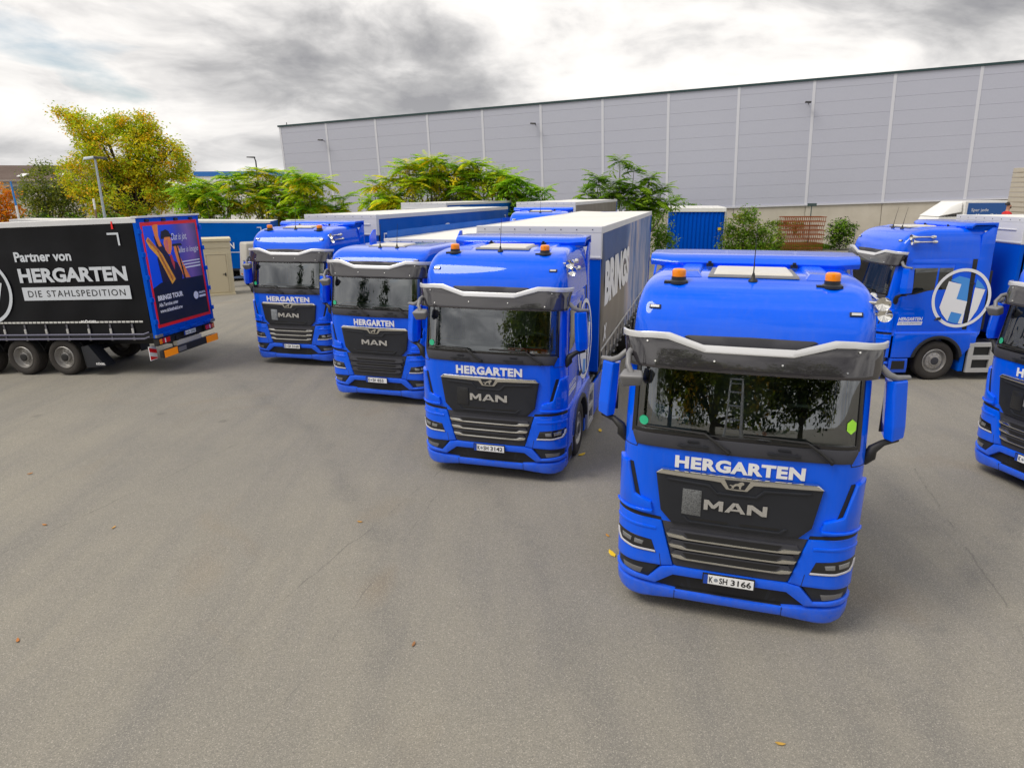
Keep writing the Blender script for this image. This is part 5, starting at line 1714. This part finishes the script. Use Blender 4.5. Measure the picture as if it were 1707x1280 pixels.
part('ps3', 'poster_figure', fig([[(.20, .0), (.18, .40), (.22, .70), (.26, .74), (.33, .60), (.42, .38), (.52, .30), (.58, .10), (.56, 0)], [(.20, .62), (.18, .80), (.24, .80), (.30, .62)], [(.30, .80), (.32, .88), (.40, .88), (.48, .82), (.50, .76), (.30, .74)]], .011), PDARK, pst)
part('ps4', 'poster_arm', fig([[(.20, .78), (.18, .98), (.22, 1.0), (.28, 1.0), (.26, .80), (.29, .62), (.24, .62)], [(.34, .56), (.33, .68), (.36, .77), (.46, .77), (.48, .68), (.46, .56), (.42, .46), (.38, .48)], [(.50, .62), (.58, .60), (.60, .52), (.56, .48), (.72, .0), (.60, .02), (.52, .34), (.50, .52)]], .012), PSKIN, pst)
part('ps4b', 'poster_face', fig([[(.35, .62), (.36, .72), (.41, .73), (.41, .60), (.40, .50), (.37, .50)]], .013), PPINK, pst)
part('ps5', 'poster_guitar', fig([[(.04, .74), (.08, .80), (.12, .74), (.28, .48), (.44, .02), (.36, -.06), (.20, .44), (.08, .62)]], .0135), mat('poster_gold', (.95, .50, .04), .4, noise=(8, .8, (.8, .45, .3))), pst)
part('ps5b', 'poster_neck', fig([[(.055, .735), (.085, .775), (.21, .60), (.40, .03), (.375, .0), (.19, .56)]], .0142), mat('poster_fretboard', (.30, .10, .02), .4, noise=(30, 1.0, (2.6, 2.6, 2.0))), pst)
part('ps5c', 'poster_hat', fig([[(.28, .755), (.33, .80), (.345, .88), (.40, .905), (.455, .87), (.465, .80), (.525, .76), (.40, .775)]], .0145), BLACK, pst)
part('ps5d', 'poster_shirt', fig([[(.40, .44), (.44, .46), (.47, .30), (.45, .18), (.42, .30)]], .0137), mat('poster_red_cloth', (.55, .05, .05), .5), pst)
part('ps5e', 'poster_stand', fig([[(.545, .60), (.565, .60), (.63, .0), (.60, .0)]], .0146), BLACK, pst)
part('ps6', 'poster_microphone', fig([[(.48, .64), (.64, .64), (.66, .60), (.48, .60)]], .014), BLACK, pst)
for k, (txt, a0, a1, z0, z1, bo, sh) in enumerate([('Dat is jot,', -.05, .62, 3.42, 3.66, 0, .4), ('alles is loogje', .18, 1.05, 3.08, 3.28, 0, .4), 
                                            ('BRINGS TOUR', -.98, .06, 1.96, 2.10, .05, 0), ('Alle Termine unter', -.98, -.20, 1.80, 1.90, .03, 0), ('www.ticketheld.nrw', -.98, -.05, 1.64, 1.74, .03, 0), ('HERGARTEN', .76, 1.06, 1.92, 1.98, .04, 0)]):
    part(('pst', k), 'poster_lettering', lambda b: text_mesh(b, txt, a0, a1, z0, z1, PR(.012), bold=bo, shear=sh) and None, DECAL, pst)
for k, (z0, z1) in enumerate(((2.86, 2.89), (2.78, 2.81), (2.69, 2.73))):
    part(('psl', k), 'poster_text_line', lambda b: poly_mesh(b, [(.22, z0), (1.04, z0 + .005), (1.04, z1 + .005), (.22, z1)], PR(.012)), DECAL, pst)
part('ps10', 'poster_logo', lambda b: ring_mesh(b, (.62, 1.90), .0, .11, PR(.012), 24), DECAL, pst)
part('ps11', 'poster_bar', lambda b: poly_mesh(b, [(.76, 1.82), (1.06, 1.82), (1.06, 1.88), (.76, 1.88)], PR(.012)), DECAL, pst)
for k in range(5):
    z = 1.45 + k * .58
    for s in (-1, 1):
        o = part('rhinge', 'door_hinge', lambda b: b.box(-.05, .05, -.01, .05, -.06, .06), BLUED, t0, bevel=.01)
        o.location = (s * 1.24, LT + .012, z)
for x in (-.9, -.25, .25, .9):
    part(('rtoplatch', x), 'door_latch', lambda b, x=x: b.box(x - .07, x + .07, LT - .02, LT + .05, 4.0, 4.06), BLACK, t0, bevel=.01)
    part(('rlowlatch', x), 'door_latch', lambda b, x=x: b.box(x - .14, x + .14, LT + .0, LT + .06, 1.08, 1.13), BLUED, t0, bevel=.01)
part('t0roofend', 'roof_end_rail', lambda b: b.box(-1.29, 1.29, LT - .12, LT + .06, 4.10, 4.15), TRIMW, t0, bevel=.01)
part('t0carrier', 'lamp_carrier', lambda b: b.box(-1.24, 1.24, LT - .15, LT - .05, .80, 1.0), BLACK, t0, bevel=.01)
for s in (-1, 1):
    tl = empty('tail_light', (s * 1.0, LT - .05, .92), parent=t0)
    part('tl_h', 'lamp_housing', lambda b: b.box(-.24, .24, -.01, .06, -.085, .085), BLACK, tl, bevel=.01)
    part(('tl_r', s), 'lamp_lens', lambda b, s=s: b.box(min(-s * .20, s * .10), max(-s * .20, s * .10), .06, .075, -.065, .065), RED, tl, bevel=.006)
    part(('tl_a', s), 'indicator_lens', lambda b, s=s: b.box(min(s * .12, s * .22), max(s * .12, s * .22), .06, .075, -.065, .065), AMBER, tl, bevel=.006)
    part(('tl_w', s), 'reverse_lens', lambda b, s=s: b.box(min(-s * .02, s * .02), max(-s * .02, s * .02), .0755, .078, -.06, .06), DECAL, tl)
    part(('side_lamp', s), 'marker_lamp', lambda b, s=s: b.box(min(s * 1.05, s * 1.30), max(s * 1.05, s * 1.30), LT - .04, LT + .03, 1.03, 1.11), MIRG, t0, bevel=.012)
ub = empty('underrun_bar', (0, LT + .02, .58), parent=t0)
part('ub_b', 'bar', lambda b: b.box(-1.24, 1.24, -.06, .06, -.10, .10), ANTH, ub, bevel=.02)
for s in (-1, 1):
    part(('ub_r', s), 'reflector_plate', lambda b, s=s: b.box(min(s * .66, s * 1.2), max(s * .66, s * 1.2), .061, .072, -.095, .095), ORANGE, ub)
    part(('ub_l', s), 'bar_bracket', lambda b, s=s: b.box(s * .45 - .04, s * .45 + .04, -.2, -.04, -.05, .35), BLACK, ub)
part('ub_p', 'type_plate', lambda b: b.box(.28, .62, .061, .068, -.06, .06), MIRG, ub)
part('ub_t', 'light_strip', lambda b: b.box(-.55, .55, -.12, .0, .10, .22), mat('pale_plate', (.55, .53, .45), .6), ub)


def flapboard(b):
    b.box(1.02, 1.30, LT - .30, LT - .28, .42, .80)


ws = part('warn', 'warning_board', flapboard, DECAL, t0)
for k, (z0, z1) in enumerate(((.44, .58), (.66, .80))):
    part(('warns', k), 'warning_stripe', lambda b, z0=z0: b.add([(1.30, LT - .279, z0), (1.30, LT - .279, z0 + .11), (1.02, LT - .279, z0 + .11 - .09), (1.02, LT - .279, z0 - .09 if z0 > .5 else z0)], [(0, 1, 2, 3)]), REDM, ws)
lp = license_plate(t0, ('K', 'SH 5502'), (-.05, LT + .03, .95), rot=math.pi, green=True)
part('t0flapk', 'flap_lettering', lambda b: text_mesh(b, 'KÖGEL', -2.0, -1.72, .30, .37, lambda a, z: (1.262, a + LT, z), bold=.04), DECAL, t0)
part('t0flap2', 'mud_flap', lambda b: b.hexa([(.88, LT - 2.32, .22), (1.26, LT - 2.32, .22), (1.26, LT - 1.72, .26), (.88, LT - 1.72, .26)], [(.88, LT - 2.36, .80), (1.26, LT - 2.36, .80), (1.26, LT - 2.14, .84), (.88, LT - 2.14, .84)]), ANTH, t0)

# ================================================================== smaller things
CREAM = mat('cream_sheet_metal', (.62, .55, .38), .5, noise=(1.5, .4, (.85, .84, .8)))
CREAMD = mat('cream_door', (.60, .52, .35), .5)


def shed():
    x, y = -15.0, 34.6
    g = gz(x, y)
    r = empty('shed', (x, y, g), (0, 0, rad(24)))
    tag(r, 'cream metal shed with a flat door behind the poster trailer', 'shed')
    part('sh_b', 'body', lambda b: b.box(-.75, .75, 0, 1.6, .02, 2.75), CREAM, r, bevel=.02)
    part('sh_r', 'roof', lambda b: b.box(-.82, .82, -.10, 1.7, 2.72, 2.86), CREAM, r, bevel=.02)
    part('sh_f', 'fascia', lambda b: b.box(-.76, .76, -.03, .0, 2.40, 2.70), CREAM, r, bevel=.008)
    d = empty('door', parent=r)
    part('sh_d', 'door_leaf', lambda b: b.box(-.42, .48, -.035, .0, .16, 2.05), CREAMD, d, bevel=.01)
    part('sh_df', 'door_frame', lambda b: b.box(-.50, -.44, -.045, 0, .12, 2.13).box(.50, .56, -.045, 0, .12, 2.13).box(-.44, .50, -.045, 0, 2.07, 2.13), CREAM, d, bevel=.006)
    part('sh_h', 'door_handle', lambda b: b.box(.36, .42, -.06, -.03, .98, 1.14).box(.26, .42, -.09, -.06, 1.06, 1.09), BLACK, d, bevel=.004)
    part('sh_s', 'threshold', lambda b: b.box(-.78, .78, -.12, .0, .0, .10), CREAM, r, bevel=.01)


shed()


def tarp_trailer():
    x, y = -15.4, 39.0
    g = gz(x, y)
    r = empty('tarp_trailer', (x, y, g), (0, 0, rad(-55)))
    tag(r, 'small car trailer with a grey tarp hood beside the shed', 'trailer')
    tarp = mat('grey_tarp', (.47, .45, .41), .7, noise=(1.5, .6, (.8, .8, .8)), bump=(4, .5))
    part('tt_t', 'tarp', lambda b: b.hexa([(-.72, 0, .85), (.72, 0, .85), (.72, 2.4, .85), (-.72, 2.4, .85)], [(-.70, .12, 2.45), (.70, .12, 2.45), (.70, 2.38, 2.45), (-.70, 2.38, 2.45)]), tarp, r, bevel=.12, seg=3, smooth=50)
    part('tt_b', 'body', lambda b: b.box(-.74, .74, -.02, 2.42, .52, .88), ALU, r, bevel=.02)
    part('tt_d', 'drawbar', lambda b: b.tube([(0, -1.3, .5), (0, -.2, .5)], .05, 8).tube([(0, -1.3, .5), (-.4, .1, .5)], .04, 8).tube([(0, -1.3, .5), (.4, .1, .5)], .04, 8), mat('drawbar_blue', (.06, .09, .16), .5), r)
    part('tt_j', 'jockey_wheel', lambda b: b.cyl((0, -1.1, .12), (0, -1.1, .7), .03, None, 8).cyl((-.05, -1.1, .12), (.05, -1.1, .12), .12, None, 14), BLACK, r)
    part('tt_i', 'lamp', lambda b: b.box(-.3, -.1, -.05, -.02, .62, .70), AMBER, r)
    for s in (-1, 1):
        wheel('small', r, s * .92, 1.3, s, .31, .19, 'rear')
        part(('tt_f', s), 'fender', lambda b, s=s: b.grid(lambda u, v: (s * v, 1.3 + .38 * math.cos(u), .31 + .38 * math.sin(u)), [rad(a) for a in range(0, 181, 15)], [.78, 1.06]), MIRG, r, smooth=50)


tarp_trailer()


def box_trailer():
    """white box trailer, front end showing"""
    x, y = -13.6, 42.6
    g = gz(x, y)
    r = empty('box_trailer', (x, y, g), (0, 0, rad(-62)))
    tag(r, 'pale box trailer with riveted top rail behind the leftmost truck', 'trailer')
    pale = mat('pale_panel', (.66, .63, .56), .5, noise=(1, .5, (.85, .84, .8)))
    part('bt_b', 'body', lambda b: b.box(-1.22, 1.22, 0, 7.4, 1.0, 3.25), pale, r, bevel=.02)
    part('bt_r', 'roof', lambda b: b.box(-1.25, 1.25, -.03, 7.45, 3.25, 3.48), WHITE, r, bevel=.03)
    for k in range(9):
        o = part('bt_v', 'rivet', lambda b: b.box(-.03, .03, -.045, -.03, 3.34, 3.40), DGREY, r)
        o.location = (-1.0 + k * .25, 0, 0)
    part('bt_p', 'lower_panel', lambda b: b.box(-1.18, 1.18, -.02, 0, 1.05, 2.3), WHITE, r, bevel=.01)
    part('bt_f', 'chassis', lambda b: b.box(-.5, .5, .2, 7.2, .7, 1.0), BLACK, r)
    for s in (-1, 1):
        for yy in (4.6, 5.8):
            wheel('trail', r, s * 1.02, yy, s, .5, .37, 'rear')


box_trailer()


def container():
    x, y = 13.15, 49.0
    g = gz(x, y)
    H = 3.62 - g
    r = empty('container', (x, y, g), (0, 0, rad(-12)))
    tag(r, 'blue corrugated container with a white roof before the warehouse', 'container')
    w = 1.95

    def wall(b):
        n = 26
        pr = []
        for i in range(n):
            x0 = -w + .12 + i * (2 * w - .24) / n
            s = (2 * w - .24) / n
            d = .05 if i % 2 else 0
            pr += [(x0 + .02, d), (x0 + s - .02, d)]
        vs = [(px, py, z) for z in (.15, H - .32) for px, py in pr]
        m = len(pr)
        b.add(vs, [(i, i + 1, m + i + 1, m + i) for i in range(m - 1)])
    part('co_w', 'corrugated_wall', wall, BLUEWALL, r)
    part('co_b', 'body', lambda b: b.box(-w + .05, w - .02, .08, 6.0, .15, H - .3), BLUEWALL, r)
    part('co_r', 'roof', lambda b: b.box(-w - .03, w + .03, -.06, 6.05, H - .30, H - .02).box(-w + .06, w - .06, .1, 5.9, H - .03, H + .03), WHITE, r, bevel=.06, seg=3)
    part('co_p', 'corner_post', lambda b: b.box(w - .06, w + .10, -.03, 6.02, .05, H - .3), ALU, r, bevel=.01)
    part('co_q', 'corner_post', lambda b: b.box(-w, -w + .14, -.03, .1, .05, H - .3), BLUEWALL, r, bevel=.01)
    part('co_s', 'warning_sticker', lambda b: b.box(w - .46, w - .24, -.034, -.02, H - 1.55, H - 1.36), YEL, r)
    part('co_f', 'base_frame', lambda b: b.box(-w, w, 0, 6, 0, .15), ANTH, r)


container()


def racks():
    """stack of rusty mesh racks, one thing for each layer"""
    x0, y0 = 20.35, 50.0
    g = gz(x0, y0)
    n = 8
    h = (2.92 - g) / n
    words = ['lowest', 'second lowest', 'third lowest', 'fourth lowest', 'fourth from top', 'third from top', 'second from top', 'topmost']
    for k in range(n):
        r = empty('mesh_rack', (x0 + .9 + .04 * math.sin(k * 2.1), y0, g + k * h), (0, 0, rad(-4 + 2.2 * math.sin(k * 1.7))))
        tag(r, 'rusty steel mesh rack, ' + words[k] + ' of the stack', 'rack', 'stacked rusty mesh racks')
        part('rk_f', 'frame', lambda b: b.box(-1.5, 1.5, 0, .06, h * .80, h * .97).box(-1.5, 1.5, 1.2, 1.26, h * .80, h * .97).box(-1.5, -1.44, .06, 1.2, h * .82, h * .95).box(1.44, 1.5, .06, 1.2, h * .82, h * .95), RUST, r)
        for i in range(22):
            for yy in (0, 1.22):
                o = part('rk_b', 'bar', lambda b: b.box(-.015, .015, .0, .03, 0, h * .80), RUST, r)
                o.location = (-1.42 + i * .135, yy, 0)


racks()


def street_sign():
    x, y = 22.5, 52
    g = gz(x, y)
    r = empty('street_sign', (x, y, g))
    tag(r, 'dark street name sign on a post behind the rusty racks', 'sign')
    dg = mat('sign_green_grey', (.05, .085, .085), .5)
    part('ss_p', 'post', lambda b: b.cyl((0, 0, 0), (0, 0, 3.7 - g), .035, None, 10), dg, r)
    part('ss_b', 'sign_board', lambda b: b.box(-.35, .35, -.05, -.035, 3.60 - g, 3.82 - g), dg, r, bevel=.01)


street_sign()


def cones_and_fence():
    x, y = 24.4, 47.5
    g = gz(x, y)
    for k, (dx, dy) in enumerate(((0, 0), (.55, 1.2))):
        r = empty('traffic_cone', (x + dx, y + dy, gz(x, y) + 0.55))
        tag(r, ('nearer' if k == 0 else 'farther') + ' orange and white striped cone left of the side-on truck', 'cone', 'traffic cones')
        part('tc_b', 'base', lambda b: b.box(-.2, .2, -.2, .2, -.55, .04), BLACK, r)
        for i in range(5):
            r0, r1 = .15 - .024 * i, .15 - .024 * (i + 1)
            part(('tc', i), 'cone_band', lambda b, r0=r0, r1=r1, i=i: b.cyl((0, 0, .04 + i * .15), (0, 0, .19 + i * .15), r0, r1, 14), mat('cone_orange', (.80, .12, .02), .5) if i % 2 == 0 else WHITE, r, smooth=60)
    r = empty('wire_fence', (24.6, 49.2, gz(24.6, 49)))
    tag(r, 'grey wire mesh fence right of the round shrub', 'fence')
    wire = mat('wire', (.30, .30, .31), .5, metal=.5)
    for i in range(3):
        part(('wf', i), 'post', lambda b, i=i: b.cyl((i * 1.0, -i * .9, 0), (i * 1.0, -i * .9, 1.55), .03, None, 8), wire, r)
    def net(b):
        for i in range(28):
            t = i / 27 * 2
            b.cyl((t, -t * .9, 0), (t, -t * .9, 1.45), .006, None, 4)
        for j in range(16):
            b.cyl((0, 0, .05 + j * .095), (2, -1.8, .05 + j * .095), .006, None, 4)
    tag(part('wf_net', 'wire_net', net, wire, r), kind='stuff')


cones_and_fence()


def box_van():
    """white box van facing left; its upper part shows above the trailer roof"""
    x, y = 26.0, 41.0
    g = gz(x, y)
    r = empty('box_van', (x, y, g), (0, 0, rad(-86)))
    tag(r, 'white box van with a blue slogan panel beyond the side-on trailer', 'van')
    top = 4.06 - g
    part('bv_b', 'box_body', lambda b: b.box(-1.05, 1.05, .05, 3.3, .75, top), WHITE, r, bevel=.03)
    part('bv_s', 'slogan_panel', lambda b: b.box(1.05, 1.062, .22, 2.72, 1.2, top - .10), mat('panel_blue', (.015, .10, .36), .4), r, bevel=.02)
    zt = top - .10
    for k, (txt, a0, a1, dz) in enumerate([('Spar jede', .46, 1.50, .52), ('Menge Zeit:', .78, 2.20, .82), ]):
        part(('bv_t', k), 'slogan_lettering', lambda b: text_mesh(b, txt, a0, a1, zt - dz, zt - dz + .22, lambda a, z: (1.066, a, z)) and None, DECAL, r)
    part('bv_w', 'roof_fairing', lambda b: b.hexa([(-.9, -1.35, top - .85), (.9, -1.35, top - .85), (1.0, -.04, top - .62), (-1.0, -.04, top - .62)], [(-.7, -.55, top - .25), (.7, -.55, top - .25), (.95, -.04, top - .02), (-.95, -.04, top - .02)]), WHITE, r, bevel=.06, seg=3, smooth=50)
    part('bv_c', 'cab', lambda b: b.hexa([(-.98, -2.3, .4), (.98, -2.3, .4), (.98, 0, .4), (-.98, 0, .4)], [(-.85, -1.3, top - .86), (.85, -1.3, top - .86), (.92, -.02, top - .86), (-.92, -.02, top - .86)]), WHITE, r, bevel=.08, seg=3)
    part('bv_g', 'side_window', lambda b: b.hexa([(.93, -1.35, 1.35), (.99, -1.35, 1.35), (.99, -.35, 1.35), (.93, -.35, 1.35)], [(.88, -1.05, 1.95), (.945, -1.05, 1.95), (.945, -.35, 1.95), (.88, -.35, 1.95)]), DGLASS, r)
    part('bv_ch', 'chassis', lambda b: b.box(-.6, .6, -1.8, 3.2, .45, .75), BLACK, r)
    for s in (-1, 1):
        for yy in (-1.4, 2.2):
            wheel('vanw', r, s * .9, yy, s, .36, .22, 'front')


box_van()


def load_stack():
    """flatbed trailer stacked with lettered packs; a worker stands on it"""
    x, y = 25.1, 34.0
    g = gz(x, y)
    r = empty('flatbed_trailer', (x, y, g), (0, 0, rad(-88)))
    tag(r, 'flatbed trailer under the pale lettered packs at the right edge', 'trailer')
    part('fb_d', 'deck', lambda b: b.box(-1.25, 1.25, -2.6, 5.0, 1.05, 1.25), DGREY, r, bevel=.02)
    part('fb_c', 'chassis', lambda b: b.box(-.5, .5, -2.4, 4.8, .7, 1.05), BLACK, r)
    for s in (-1, 1):
        for yy in (2.6, 3.9):
            wheel('trail', r, s * 1.02, yy, s, .5, .37, 'rear')
    wood = mat('kraft_pack', (.47, .43, .36), .75, noise=(2, .5, (.85, .83, .8)))
    ink = mat('pack_ink', (.02, .03, .10), .6)
    base = g + 1.25
    n = 12
    h = .235
    part('fb_stow', 'stowage_box', lambda b: b.box(-1.1, 1.1, 0, 3.6, 1.25, 5.72 - g - n * h), wood, r, bevel=.02)
    base = 5.72 - n * h
    ords = ['first', 'second', 'third', 'fourth', 'fifth', 'sixth', 'seventh', 'eighth', 'ninth', 'tenth', 'eleventh', 'twelfth']
    for k in range(n):
        j = n - 1 - k
        p = empty('lettered_pack', (x - .02, y, base + k * h), (0, 0, rad(-88)))
        lab = 'pale pack lettered WA, %s from the top of the stack' % ords[min(j, 11)]
        tag(p, lab, 'pack', 'stacked lettered packs')
        part('lp_b', 'pack_body', lambda b: b.box(-1.1, 1.1, 0, 3.6, .01, h - .012), wood, p, bevel=.012)
        part('lp_e', 'pack_edge', lambda b: b.box(-1.11, 1.11, -.005, 3.605, 0, .03), mat('pack_edge_brown', (.30, .25, .19), .8), p)
        part('lp_t', 'pack_lettering', lambda b: text_mesh(b, 'WA', .10, .62, h * .26, h * .78, lambda a, z: (1.103, a, z), bold=.05, shear=.25), ink, p)
    # lower packs the worker stands on
    zs = 2.36
    p = empty('lettered_pack', (19.9, 27.6, gz(19.9, 27.6)), (0, 0, rad(-88)))
    tag(p, 'low pallet stack beneath the worker, hidden behind the trailer', 'pack')
    part('lp_low', 'pack_body', lambda b: b.box(-1, 1, -.9, 1.5, 0, zs - gz(19.9, 27.6)), wood, p, bevel=.02)
    return zs


ZS = load_stack()


def person(x, y, z, yaw, label, top, raised=False):
    """standing worker; one continuous body"""
    root = empty('person', (x, y, z), (0, 0, rad(yaw)))
    tag(root, label, 'person')
    me = bpy.data.meshes.new('body')
    J = [((0, 0, .95), .15, .11), ((0, 0, 1.15), .145, .10), ((0, .0, 1.35), .17, .115), ((0, 0, 1.46), .10, .085), ((0, -.01, 1.54), .055, .055), ((0, -.03, 1.66), .075, .095), ((0, -.035, 1.75), .072, .092)]
    V = [j[0] for j in J]
    Rr = [(j[1], j[2]) for j in J]
    E = [(i, i + 1) for i in range(len(J) - 1)]

    def chain(start, pts):
        prev = start
        for p, r in pts:
            V.append(p)
            Rr.append((r, r))
            E.append((prev, len(V) - 1))
            prev = len(V) - 1
    for s in (-1, 1):
        if raised:
            chain(2, [((s * .19, 0, 1.42), .065), ((s * .30, -.12, 1.22), .05), ((s * .16, -.27, 1.46), .038), ((s * .08, -.27, 1.56), .036)])
        else:
            chain(2, [((s * .19, 0, 1.42), .065), ((s * .24, -.02, 1.14), .048), ((s * .22, -.16, .94), .036), ((s * .21, -.22, .87), .034)])
        chain(0, [((s * .10, 0, .88), .095), ((s * .11, -.02, .50), .065), ((s * .11, .02, .10), .048), ((s * .11, -.10, .04), .042), ((s * .11, -.17, .03), .035)])
    me.from_pydata(V, E, [])
    ob = bpy.data.objects.new('body', me)
    COL.objects.link(ob)
    ob.parent = root
    sk = ob.modifiers.new('skin', 'SKIN')
    for i, d in enumerate(me.skin_vertices[0].data):
        d.radius = Rr[i]
        d.use_root = (i == 0)
    sk.use_smooth_shade = True
    ss = ob.modifiers.new('sub', 'SUBSURF')
    ss.levels = ss.render_levels = 2
    m = bpy.data.materials.new('clothed_person')
    m.use_nodes = True
    T = NT(m.node_tree)
    T.n.clear()
    zc = T.add('ShaderNodeSeparateXYZ', {0: T.add('ShaderNodeTexCoord').outputs['Object']}).outputs[2]
    c = T.ramp(T.math('DIVIDE', zc, 2.0), [(.0, (.02, .02, .025)), (.05, (.03, .04, .09)), (.47, top), (.745, (.45, .24, .16))], 'CONSTANT')
    T.add('ShaderNodeOutputMaterial', {0: T.add('ShaderNodeBsdfPrincipled', {'Base Color': c, 'Roughness': .8}).outputs[0]})
    me.materials.append(m)
    hair = mat('dark_hair', (.018, .012, .010), .7)
    part('hair', 'hair', lambda b: b.grid(lambda u, v: (.088 * math.sin(v) * math.cos(u), .015 + .108 * math.sin(v) * math.sin(u) * (1 if math.sin(u) > 0 else .75), 1.735 + .105 * math.cos(v)), [2 * math.pi * i / 16 for i in range(17)], [.01, .3, .6, .9, 1.2, 1.45, 1.65]), hair, root, smooth=60)
    part('beard', 'beard', lambda b: b.hexa([(-.04, -.105, 1.585), (.04, -.105, 1.585), (.055, -.03, 1.60), (-.055, -.03, 1.60)], [(-.055, -.118, 1.645), (.055, -.118, 1.645), (.07, -.03, 1.68), (-.07, -.03, 1.68)]), hair, root, bevel=.015)
    part('nose', 'nose', lambda b: b.hexa([(-.016, -.125, 1.66), (.016, -.125, 1.66), (.016, -.10, 1.66), (-.016, -.10, 1.66)], [(-.008, -.118, 1.72), (.008, -.118, 1.72), (.01, -.10, 1.72), (-.01, -.10, 1.72)]), mat('skin', (.45, .24, .16), .6), root, bevel=.006)
    part(('sleeve', top), 'cap_sleeve', lambda b: [b.lathe([(.075, 1.43), (.085, 1.38), (.072, 1.22)], (s * .205, -.005, 0), 'Z', 14) for s in (-1, 1)] and None, mat('cloth_%.2f' % top[1], top, .8), root, smooth=60)


person(19.75, 27.6, ZS, 80, 'person in a red top with dark hair seen beyond the trailer roof', (.62, .02, .02))


def stepladder():
    r = empty('stepladder', (-.12, -1.35, 0), (0, 0, rad(-14)))
    tag(r, 'aluminium stepladder mirrored in the nearest windscreen', 'ladder')
    H = 3.45
    for s in (-1, 1):
        part(('lad_f', s), 'front_rail', lambda b: b.tube([(s * .30, .85, 0), (s * .17, .02, H)], .028, 6), ALU, r)
        part(('lad_r', s), 'rear_rail', lambda b: b.tube([(s * .34, -.85, 0), (s * .19, -.02, H - .15)], .022, 6), ALU, r)
        part(('lad_b', s), 'brace', lambda b: b.tube([(s * .25, .48, H * .45), (s * .27, -.48, H * .42)], .012, 6), ALU, r)
    for k in range(11):
        t = (k + 1) / 11.6
        part(('lad_s', k), 'tread', lambda b: b.box(-.30 + .13 * t, .30 - .13 * t, .85 - .83 * t - .05, .85 - .83 * t + .05, H * t - .015, H * t + .015), ALU, r)
    part('lad_p', 'platform', lambda b: b.box(-.2, .2, -.12, .14, H - .02, H + .03), ALU, r, bevel=.01)


stepladder()


def step_stool(x, y):
    r = empty('step_stool', (x, y, 0))
    tag(r, 'low step stool beneath the person mirrored in the windscreen', 'stool')
    part('stool_t', 'seat', lambda b: b.box(-.25, .25, -.2, .2, .31, .35), ALU, r, bevel=.01)
    for k in range(4):
        sx, sy = (-1, 1)[k % 2], (-1, 1)[k // 2]
        part(('stool_l', k), 'leg', lambda b: b.tube([(sx * .24, sy * .19, 0), (sx * .2, sy * .15, .32)], .016, 6), ALU, r)


step_stool(.98, -.75)
person(.98, -.75, .35, 194, 'person in a white shirt holding a camera, mirrored in the nearest windscreen', (.75, .74, .72), True)

# fallen leaves
FL = [(-5.38, 6.28), (-8.39, 10.85), (-6.87, 8.95), (-5.8, 8.85), (1.78, 12.87), (1.28, 11.58), (1.32, 8.03), (1.33, 8.52), (-1.07, 6.17), (2.32, 4.79), (9.27, 15.4), (-2.25, 8.98)]
WHERE = ['at lower left corner', 'far out on the left tarmac', 'on the left tarmac, upper one of two', 'on the left tarmac, middle', 'between the two nearest trucks, farther one', 'between the two nearest trucks, nearer one', 'bright, beside the nearest bumper', 'small, left of the nearest truck', 'on the open tarmac at lower centre', 'at the lower right edge', 'near the side-on truck', 'on the tarmac before the low-roofed truck']
COLS = [(.45, .16, .03), (.50, .20, .03), (.45, .18, .03), (.55, .30, .08), (.85, .55, .02), (.85, .55, .02), (.90, .60, .02), (.55, .25, .03), (.30, .14, .05), (.5, .3, .05), (.7, .35, .03), (.5, .25, .04)]
for k, (x, y) in enumerate(FL):
    s = .10 if k in (4, 5, 6) else .045
    rr_ = random.Random(k)
    b = MB()
    pts = [(s * 1.0, 0), (s * .4, s * .35), (-s * .4, s * .30), (-s, 0), (-s * .4, -s * .30), (s * .4, -s * .35)]
    b.hexa([(px, py, .002 + .010 * abs(px) / s) for px, py in pts], [(px, py, .006 + .012 * abs(px) / s) for px, py in pts])
    o = link('fallen_leaf', b.mesh('leaf'), mat('fallen_leaf_%d' % k, COLS[k], .6))
    o.location = (x, y, gz(x, y) + .002)
    o.rotation_euler = (0, 0, rr_.uniform(0, 6.28))
    tag(o, 'fallen %s leaf %s' % ('yellow' if k in (4, 5, 6) else 'brown', WHERE[k]), 'leaf', 'fallen leaves on the tarmac')
